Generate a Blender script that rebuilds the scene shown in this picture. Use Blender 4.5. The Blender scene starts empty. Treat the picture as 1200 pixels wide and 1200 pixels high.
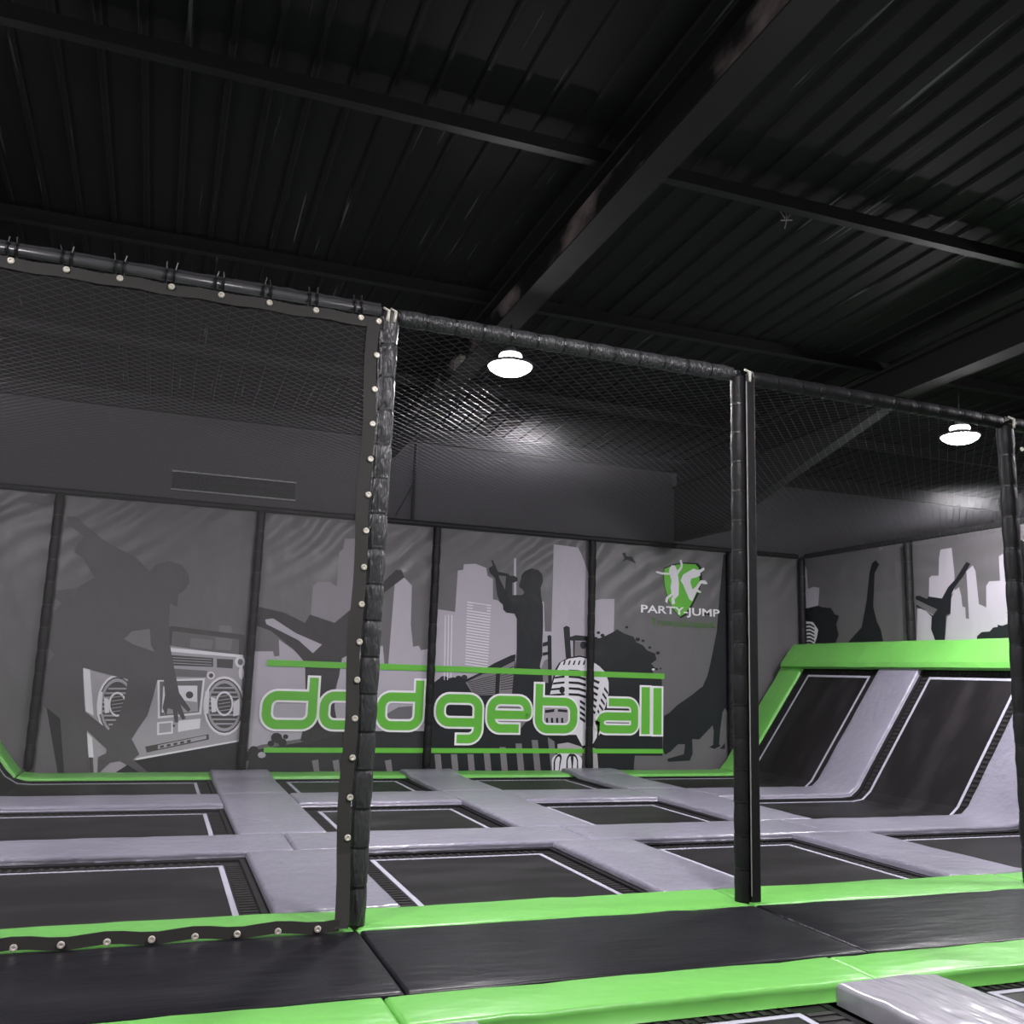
import bpy, bmesh, math, random
from mathutils import Vector, Matrix, noise
from mathutils.geometry import tessellate_polygon
random.seed(7)
SC = bpy.context.scene
COL = SC.collection
# ------------------------------------------------------------------ camera, world, exposure
cam_data = bpy.data.cameras.new('camera'); cam = bpy.data.objects.new('camera', cam_data); COL.objects.link(cam)
cam_data.sensor_width = 36.0; cam_data.lens = 36.0 * 1090.34 / 1200
_r = Vector((0.935683, -0.351343, 0.032493)); _u = Vector((-0.090273, -0.149348, 0.984655)); _f = Vector((0.341099, 0.924258, 0.171459))
M = Matrix.Identity(4)
for i in range(3):
    M[i][0] = _r[i]; M[i][1] = _u[i]; M[i][2] = -_f[i]
M[2][3] = 1.6
cam.matrix_world = M
cam_data.clip_start = 0.05; cam_data.clip_end = 100
SC.camera = cam
w = bpy.data.worlds.new('hall_air'); SC.world = w; w.use_nodes = True
w.node_tree.nodes['Background'].inputs[0].default_value = (0.75, 0.72, 0.85, 1)
w.node_tree.nodes['Background'].inputs[1].default_value = 0.05
vs = SC.view_settings
vs.view_transform = 'Standard'; vs.look = 'None'; vs.gamma = 1.0; vs.use_curve_mapping = False; vs.exposure = 0.0
LAMP_POWER = 600.0          # emission of every high bay lens
LAMPS = [(3.4, 9.43, 5.0), (10.0, 9.47, 5.0), (3.4, 2.6, 5.3), (10.4, 5.4, 5.2), (-3.2, 2.6, 5.3), (-3.3, 9.43, 5.0)]

# ------------------------------------------------------------------ materials
def mat(name, col, rough=0.5, spec=0.5, metal=0.0, bump=None, mix=None, emit=None):
    m = bpy.data.materials.new(name); m.use_nodes = True
    nt = m.node_tree; b = nt.nodes['Principled BSDF']
    b.inputs['Base Color'].default_value = (*col, 1); b.inputs['Roughness'].default_value = rough
    b.inputs['Specular IOR Level'].default_value = spec; b.inputs['Metallic'].default_value = metal
    tc = None
    def coords(scale):
        g = nt.nodes.new('ShaderNodeNewGeometry'); mp = nt.nodes.new('ShaderNodeMapping')
        mp.inputs['Scale'].default_value = scale; nt.links.new(g.outputs['Position'], mp.inputs['Vector']); return mp.outputs[0]
    if bump:
        scale, strength, dist, detail = bump
        n = nt.nodes.new('ShaderNodeTexNoise'); n.inputs['Scale'].default_value = 1.0; n.inputs['Detail'].default_value = detail
        nt.links.new(coords(scale), n.inputs['Vector'])
        bp = nt.nodes.new('ShaderNodeBump'); bp.inputs['Strength'].default_value = strength; bp.inputs['Distance'].default_value = dist
        nt.links.new(n.outputs['Fac'], bp.inputs['Height']); nt.links.new(bp.outputs[0], b.inputs['Normal'])
    if mix:
        col2, scale, lo, hi = mix
        n = nt.nodes.new('ShaderNodeTexNoise'); n.inputs['Scale'].default_value = 1.0; n.inputs['Detail'].default_value = 6
        nt.links.new(coords(scale), n.inputs['Vector'])
        rp = nt.nodes.new('ShaderNodeValToRGB'); rp.color_ramp.elements[0].position = lo; rp.color_ramp.elements[1].position = hi
        rp.color_ramp.elements[0].color = (*col, 1); rp.color_ramp.elements[1].color = (*col2, 1)
        nt.links.new(n.outputs['Fac'], rp.inputs[0]); nt.links.new(rp.outputs[0], b.inputs['Base Color'])
    if emit:
        b.inputs['Emission Color'].default_value = (1.0, 0.96, 1.0, 1); b.inputs['Emission Strength'].default_value = emit
    return m
MT = {}
MT['grey_vinyl'] = mat('grey_vinyl', (0.26, 0.25, 0.31), 0.29, 0.55, bump=((5, 8, 9), 0.4, 0.05, 3), mix=((0.225, 0.215, 0.27), (0.8, 0.8, 0.8), 0.4, 0.7))
MT['silver_vinyl'] = mat('silver_vinyl', (0.37, 0.36, 0.4), 0.2, 0.6, bump=((8, 2.6, 3), 0.4, 0.07, 2), mix=((0.31, 0.30, 0.34), (1, 1, 1), 0.4, 0.7))
MT['green_vinyl'] = mat('green_vinyl', (0.165, 0.5, 0.10), 0.34, 0.45, bump=((2.5, 5, 5), 0.35, 0.05, 2))
MT['black_vinyl'] = mat('black_vinyl', (0.0115, 0.011, 0.0145), 0.33, 0.24, bump=((2, 9, 6), 0.35, 0.03, 4), mix=((0.018, 0.0175, 0.021), (1.2, 3, 2), 0.45, 0.7))
MT['sleeve_vinyl'] = mat('sleeve_vinyl', (0.05, 0.05, 0.053), 0.38, 0.45, bump=((34, 34, 9), 0.9, 0.03, 2))
MT['strap_vinyl'] = mat('strap_vinyl', (0.016, 0.0155, 0.017), 0.5, 0.25, bump=((20, 20, 8), 0.5, 0.02, 2))
MT['black_webbing'] = mat('black_webbing', (0.045, 0.043, 0.04), 0.7, 0.3)
MT['trampoline_mesh'] = mat('trampoline_mesh', (0.0135, 0.0122, 0.0132), 0.45, 0.17, bump=((160, 160, 160), 0.25, 0.004, 1), mix=((0.027, 0.0245, 0.027), (0.9, 2.5, 1), 0.45, 0.7))
MT['spring_cover'] = mat('spring_cover', (0.026, 0.024, 0.025), 0.6, 0.2)
MT['white_line'] = mat('white_line', (0.40, 0.40, 0.47), 0.6, 0.3)
MT['black_steel'] = mat('black_steel', (0.014, 0.014, 0.015), 0.55, 0.2, bump=((6, 6, 6), 0.2, 0.02, 4))
MT['rafter_steel'] = mat('rafter_steel', (0.024, 0.024, 0.024), 0.75, 0.1)
MT['rafter_web'] = mat('rafter_web', (0.011, 0.0105, 0.011), 0.6, 0.2, bump=((3, 3, 3), 0.5, 0.05, 5), mix=((0.22, 0.18, 0.17), (1.0, 1.6, 2.6), 0.47, 0.66))
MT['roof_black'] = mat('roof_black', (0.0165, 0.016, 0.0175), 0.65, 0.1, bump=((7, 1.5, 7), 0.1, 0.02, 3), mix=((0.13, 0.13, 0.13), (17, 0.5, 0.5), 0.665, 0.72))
MT['wall_grey'] = mat('wall_grey', (0.075, 0.072, 0.08), 0.75, 0.3, bump=((1, 1, 1), 0.1, 0.05, 3))
MT['wall_black'] = mat('wall_black', (0.016, 0.016, 0.017), 0.7, 0.3)
MT['deck_black'] = mat('deck_black', (0.012, 0.012, 0.013), 0.8, 0.2)
MT['panel_vinyl'] = mat('panel_vinyl', (0.145, 0.138, 0.146), 0.42, 0.45, bump=((2.2, 2.2, 1.1), 0.45, 0.08, 2))
MT['net_cord'] = mat('net_cord', (0.036, 0.035, 0.039), 0.52, 0.42)
MT['brass'] = mat('brass', (0.86, 0.80, 0.70), 0.35, 0.6, 0.35)
MT['ivory'] = mat('ivory', (0.75, 0.72, 0.62), 0.4)
MT['tie'] = mat('tie', (0.012, 0.012, 0.012), 0.4)
MT['tube'] = mat('tube', (0.085, 0.085, 0.09), 0.3, 0.6)
MT['lens'] = mat('lens', (0.9, 0.9, 0.9), 0.4, emit=LAMP_POWER)
MT['upper_glow'] = mat('upper_glow', (0.9, 0.9, 0.9), 0.4, emit=6.0)
MT['lamp_shell'] = mat('lamp_shell', (0.05, 0.05, 0.055), 0.4)
MT['box_plastic'] = mat('box_plastic', (0.30, 0.31, 0.28), 0.5)
MT['vent_dark'] = mat('vent_dark', (0.008, 0.008, 0.009), 0.6)
MT['vent_edge'] = mat('vent_edge', (0.3, 0.3, 0.3), 0.5)
# gathered creases fanning over the upper part of the wall pads
for nm in ('panel_vinyl',):
    nt = MT[nm].node_tree; bs = nt.nodes['Principled BSDF']; old = bs.inputs['Normal'].links[0].from_socket
    g = nt.nodes.new('ShaderNodeNewGeometry'); sx = nt.nodes.new('ShaderNodeSeparateXYZ'); nt.links.new(g.outputs['Position'], sx.inputs[0])
    mp = nt.nodes.new('ShaderNodeMapping'); mp.inputs['Rotation'].default_value = (0, math.radians(-52), 0); nt.links.new(g.outputs['Position'], mp.inputs['Vector'])
    wv = nt.nodes.new('ShaderNodeTexWave'); wv.inputs['Scale'].default_value = 0.9; wv.inputs['Distortion'].default_value = 6.5; wv.inputs['Detail'].default_value = 2; wv.inputs['Detail Scale'].default_value = 0.7
    nt.links.new(mp.outputs[0], wv.inputs['Vector'])
    mr = nt.nodes.new('ShaderNodeMapRange'); mr.inputs['From Min'].default_value = 2.7; mr.inputs['From Max'].default_value = 4.1; nt.links.new(sx.outputs['Z'], mr.inputs['Value'])
    ns = nt.nodes.new('ShaderNodeTexNoise'); ns.inputs['Scale'].default_value = 0.7; nt.links.new(g.outputs['Position'], ns.inputs['Vector'])
    mu = nt.nodes.new('ShaderNodeMath'); mu.operation = 'MULTIPLY'; nt.links.new(wv.outputs['Fac'], mu.inputs[0]); nt.links.new(mr.outputs[0], mu.inputs[1])
    m2 = nt.nodes.new('ShaderNodeMath'); m2.operation = 'MULTIPLY'; nt.links.new(mu.outputs[0], m2.inputs[0]); nt.links.new(ns.outputs['Fac'], m2.inputs[1])
    bp = nt.nodes.new('ShaderNodeBump'); bp.inputs['Strength'].default_value = 0.55; bp.inputs['Distance'].default_value = 0.1
    nt.links.new(m2.outputs[0], bp.inputs['Height']); nt.links.new(old, bp.inputs['Normal']); nt.links.new(bp.outputs[0], bs.inputs['Normal'])
# printed inks
PB = ((3.2, 3.2, 2.0), 0.4, 0.06, 2)
INK = {'bg': (0.145, 0.138, 0.146), 'underarm': (0.2, 0.19, 0.2), 'ground': (0.032, 0.033, 0.036), 'steel': (0.4, 0.38, 0.415), 'steeldark': (0.17, 0.16, 0.175),
 'handle': (0.085, 0.08, 0.082), 'handlelight': (0.2, 0.19, 0.2), 'white': (0.8, 0.78, 0.83), 'dial': (0.085, 0.08, 0.08), 'boy': (0.108, 0.102, 0.108), 'sky1': (0.27, 0.25, 0.28),
 'sky2': (0.46, 0.43, 0.49), 'dark2': (0.045, 0.043, 0.046), 'dark3': (0.015, 0.017, 0.021), 'stripe': (0.21, 0.20, 0.215), 'meshgrey': (0.22, 0.205, 0.22), 'black': (0.012, 0.012, 0.014),
 'silver': (0.45, 0.42, 0.45), 'green': (0.15, 0.52, 0.06), 'letterwhite': (0.93, 0.92, 0.95), 'smallgreen': (0.07, 0.2, 0.03)}
for k, c in INK.items(): MT['ink_' + k] = mat('ink_' + k, c, 0.5, 0.35, bump=PB)
# screen fabric of the left bay: fine see-through mesh
m = bpy.data.materials.new('screen_mesh'); m.use_nodes = True; nt = m.node_tree
for n in list(nt.nodes):
    if n.type != 'OUTPUT_MATERIAL': nt.nodes.remove(n)
tr = nt.nodes.new('ShaderNodeBsdfTransparent'); df = nt.nodes.new('ShaderNodeBsdfDiffuse'); df.inputs[0].default_value = (0.16, 0.155, 0.155, 1)
mx = nt.nodes.new('ShaderNodeMixShader'); mx.inputs[0].default_value = 0.14
nt.links.new(tr.outputs[0], mx.inputs[1]); nt.links.new(df.outputs[0], mx.inputs[2]); nt.links.new(mx.outputs[0], nt.nodes['Material Output'].inputs[0])
MT['screen_mesh'] = m

# ------------------------------------------------------------------ helpers
def link_mesh(name, me, material, parent=None, smooth=False):
    if isinstance(material, str): material = [material]
    if not me.materials:
        for k in material: me.materials.append(MT[k])
    o = bpy.data.objects.new(name, me); COL.objects.link(o)
    if parent is not None: o.parent = parent
    if smooth:
        for p in me.polygons: p.use_smooth = True
    return o
def mesh_of(name, verts, faces, mi=None):
    me = bpy.data.meshes.new(name); me.from_pydata(verts, [], faces); me.update()
    if mi:
        for p, k in zip(me.polygons, mi): p.material_index = k
    return me
def obj(name, verts, faces, material, parent=None, smooth=False):
    return link_mesh(name, mesh_of(name, verts, faces), material, parent, smooth)
def tag(o, label=None, cat=None, group=None, kind=None):
    if label: o['label'] = label
    if cat: o['category'] = cat
    if group: o['group'] = group
    if kind: o['kind'] = kind
    return o
def thing(name, label, cat, group=None, loc=(0, 0, 0)):
    o = bpy.data.objects.new(name, None); COL.objects.link(o); o.location = loc; o.empty_display_size = 0.1
    return tag(o, label, cat, group)
class MB:
    def __init__(s): s.v = []; s.f = []
    def box(s, a, b):
        n = len(s.v); x0, y0, z0 = a; x1, y1, z1 = b
        s.v += [(x0,y0,z0),(x1,y0,z0),(x1,y1,z0),(x0,y1,z0),(x0,y0,z1),(x1,y0,z1),(x1,y1,z1),(x0,y1,z1)]
        s.f += [tuple(n+i for i in q) for q in ((3,2,1,0),(4,5,6,7),(0,1,5,4),(1,2,6,5),(2,3,7,6),(3,0,4,7))]; return s
    def prism(s, poly, axis, a, b):
        n = len(s.v); k = len(poly)
        for t in (a, b):
            for p, q in poly: s.v.append((t, p, q) if axis == 0 else (p, t, q) if axis == 1 else (p, q, t))
        s.f += [tuple(n+i for i in range(k)), tuple(n+k+i for i in reversed(range(k)))]
        for i in range(k): j = (i+1) % k; s.f.append((n+i, n+k+i, n+k+j, n+j))
        return s
    def tube(s, a, b, r, sides=8, rings=None, caps=True):
        a = Vector(a); b = Vector(b); d = b-a; L = d.length; d.normalize()
        u = d.orthogonal().normalized() if abs(d.z) < 0.9 else Vector((1, 0, 0)); u = (u - d*u.dot(d)).normalized(); v = d.cross(u)
        rings = rings or [(0, 1), (1, 1)]; n = len(s.v)
        for t, k in rings:
            for i in range(sides):
                th = 2*math.pi*i/sides; rr = r*k if not callable(k) else r*k(th)
                s.v.append(tuple(a + d*(L*t) + u*(rr*math.cos(th)) + v*(rr*math.sin(th))))
        for q in range(len(rings)-1):
            for i in range(sides):
                j = (i+1) % sides; s.f.append((n+q*sides+i, n+q*sides+j, n+(q+1)*sides+j, n+(q+1)*sides+i))
        if caps:
            s.f.append(tuple(n+i for i in reversed(range(sides)))); s.f.append(tuple(n+(len(rings)-1)*sides+i for i in range(sides)))
        return s
    def lathe(s, c, prof, sides=24, axis='z'):
        n = len(s.v); c = Vector(c)
        for r, h in prof:
            for i in range(sides):
                th = 2*math.pi*i/sides; p = (r*math.cos(th), r*math.sin(th), h)
                if axis == 'y': p = (p[0], -p[2], p[1])
                s.v.append((c.x+p[0], c.y+p[1], c.z+p[2]))
        for q in range(len(prof)-1):
            for i in range(sides):
                j = (i+1) % sides; s.f.append((n+q*sides+i, n+q*sides+j, n+(q+1)*sides+j, n+(q+1)*sides+i))
        s.f.append(tuple(n+i for i in reversed(range(sides)))); s.f.append(tuple(n+(len(prof)-1)*sides+i for i in range(sides)))
        return s
    def build(s, name, material, parent=None, smooth=False):
        return obj(name, s.v, s.f, material, parent, smooth)
def bevel(o, width, seg=2):
    bm = bmesh.new(); bm.from_mesh(o.data)
    bmesh.ops.recalc_face_normals(bm, faces=bm.faces)
    bmesh.ops.bevel(bm, geom=bm.edges[:], offset=width, segments=seg, affect='EDGES', profile=0.5, clamp_overlap=True)
    bm.to_mesh(o.data); bm.free(); return o
def axis_cuts(a, b, r, step):
    e = [a, a+r*0.06, a+r*0.25, a+r*0.6, a+r]; n = max(1, int((b-a-2*r)/step))
    mid = [a+r+(b-a-2*r)*i/n for i in range(1, n)]
    return e + mid + [b-r, b-r*0.6, b-r*0.25, b-r*0.06, b]
def ident(u, v, h): return (u, v, h)
def pad(name, u0, u1, v0, v1, thick, material, fn=ident, label=None, cat='pad', group=None, r=0.035, top=0.0, wob=0.006, step=0.16, parent=None):
    """stuffed vinyl pad: rounded rims, slight lumps; fn maps (u, v, h) to the place it lies on"""
    us = axis_cuts(u0, u1, r, step); vv = axis_cuts(v0, v1, r, step)
    nu, nv = len(us), len(vv); V = []; F = []
    for i, u in enumerate(us):
        for j, v in enumerate(vv):
            d = min(u-u0, u1-u, v-v0, v1-v); h = 0.0
            if d < r: q = 1-d/r; h = -r*(1-math.sqrt(max(0, 1-q*q)))
            n = noise.noise(Vector((u*3.1, v*3.1, len(name)*0.7))); n2 = noise.noise(Vector((u*9, v*9, 3.3)))
            h += wob*n + (wob*0.8*n2 if d < 0.12 else wob*0.25*n2)
            e = 0.0
            du = (n2*0.006 if d < r else 0)
            V.append(fn(u, v+du if v1-v0 > .3 else v, top+h))
    for i in range(nu-1):
        for j in range(nv-1):
            F.append((i*nv+j, (i+1)*nv+j, (i+1)*nv+j+1, i*nv+j+1))
    rim = [i*nv for i in range(nu)] + [(nu-1)*nv+j for j in range(1, nv)] + [i*nv+nv-1 for i in range(nu-2, -1, -1)] + [j for j in range(nv-2, 0, -1)]
    uvs = [(us[k//nv], vv[k % nv]) for k in rim]; n = len(V)
    for u, v in uvs: V.append(fn(u, v, top-thick))
    for k in range(len(rim)):
        k2 = (k+1) % len(rim); F.append((rim[k2], rim[k], n+k, n+k2))
    for i in range(nu-1): F.append((n+i, n+i+1, n+nu+nv-2+(nu-2-i), n+nu+nv-2+(nu-1-i)))
    o = obj(name, V, F, material, parent, True)
    if label: tag(o, label, cat, group)
    return o

# ------------------------------------------------------------------ the room
DECK = -0.15
XW0, XW1, YW0, YB = -6.0, 17.5, -5.0, 15.72
def roof_z(y): return 6.40 - 0.05*(y-5)
tag(MB().box((XW0, YW0, DECK-0.1), (XW1, YB+0.2, DECK)).build('floor', 'deck_black'), 'black floor deck under the trampolines and walkway mats', None, None, 'structure')
def wallobj(name, a, b, m_, lab): return tag(MB().box(a, b).build(name, m_), lab, None, None, 'structure')
wallobj('wall_back', (XW0, YB, DECK), (XW1, YB+0.2, 5.66), 'wall_grey', 'dark grey hall wall showing above the printed back pads')
wallobj('wall_left', (XW0-0.2, YW0, DECK), (XW0, YB+0.2, 7.2), 'wall_black', 'black side wall at the left of the hall')
wallobj('wall_right', (XW1, YW0, DECK), (XW1+0.2, YB+0.2, 7.2), 'wall_black', 'black side wall at the right of the hall')
wallobj('wall_front', (XW0, YW0-0.2, DECK), (XW1, YW0, 7.2), 'wall_black', 'black wall behind the viewer')
# ribbed roof sheeting
prof = []; x = XW0
while x < XW1:
    prof += [(x, 0.0), (x+0.014, -0.026), (x+0.046, -0.026), (x+0.06, 0.0)]; x += 0.32
prof.append((XW1, 0.0))
V = []; F = []
ys = [YW0, YB+0.2]
for y in ys:
    for px, pz in prof: V.append((px, y, roof_z(y)+pz))
for y in ys:
    for px, pz in prof: V.append((px, y, roof_z(y)+0.06))
n = len(prof)
for i in range(n-1):
    F.append((i, i+1, n+i+1, n+i)); F.append((2*n+i, 3*n+i, 3*n+i+1, 2*n+i+1))
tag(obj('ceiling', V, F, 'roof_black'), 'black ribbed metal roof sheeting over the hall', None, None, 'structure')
tag(MB().box((XW0, YB-0.12, 5.60), (XW1, YB-0.001, roof_z(YB)-0.02)).build('trim_1', 'wall_black'), 'black eaves beam where the roof meets the back wall', None, None, 'structure')
for y, lab in ((3.85, 'black roof purlin nearest overhead, crossing the top of the view'), (6.9, 'black roof purlin crossing above the front netting'), (9.95, 'black roof purlin over the hanging lamps'), (13.0, 'black roof purlin close to the back wall')):
    t = thing('purlin', lab, 'roof beam', 'roof purlins', (5.7, y, roof_z(y)-0.1)); zt = roof_z(y)-0.036
    for nm, a, b in (('web', (-11.6, -0.004, -0.12), (11.7, 0.004, 0.03)), ('lower_flange', (-11.6, -0.05, -0.128), (11.7, 0.05, -0.12))):
        MB().box(a, b).build(nm, 'black_steel', t)
def rafter(x, label, haunch=False):
    t = thing('rafter', label, 'roof beam', None, (x, 5.0, 5.7))
    def zb(y): return 5.70-0.04*(y-4.2)
    y0, y1 = YW0+0.05, YB-0.16
    def slab(nm, xa, xb, f0, f1, m_):
        V = [(xa-x, y0-5, f0(y0)-5.7), (xb-x, y0-5, f0(y0)-5.7), (xb-x, y1-5, f0(y1)-5.7), (xa-x, y1-5, f0(y1)-5.7),
             (xa-x, y0-5, f1(y0)-5.7), (xb-x, y0-5, f1(y0)-5.7), (xb-x, y1-5, f1(y1)-5.7), (xa-x, y1-5, f1(y1)-5.7)]
        return obj(nm, V, [(3,2,1,0),(4,5,6,7),(0,1,5,4),(1,2,6,5),(2,3,7,6),(3,0,4,7)], m_, t)
    slab('lower_flange', x-0.135, x+0.135, zb, lambda y: zb(y)+0.018, 'rafter_steel')
    slab('web', x-0.006, x+0.006, lambda y: zb(y)+0.018, lambda y: roof_z(y)-0.262, 'black_steel' if haunch else 'rafter_web')
    slab('upper_flange', x-0.1, x+0.1, lambda y: roof_z(y)-0.262, lambda y: roof_z(y)-0.232, 'rafter_steel')
    if haunch:
        MB().prism([(15.5-5, 4.22-5.7), (13.9-5, 4.22-5.7), (13.3-5, 4.5-5.7), (12.4-5, 4.74-5.7), (9.6-5, 5.46-5.7), (15.5-5, 5.23-5.7)], 0, -0.1, 0.1).build('haunch', 'wall_black', t)
    return t
rafter(3.385, 'black steel rafter with rusty peeling web, running back above the first lamp')
rafter(9.15, 'black steel rafter with deep haunch at the right above the second lamp', True)

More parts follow.
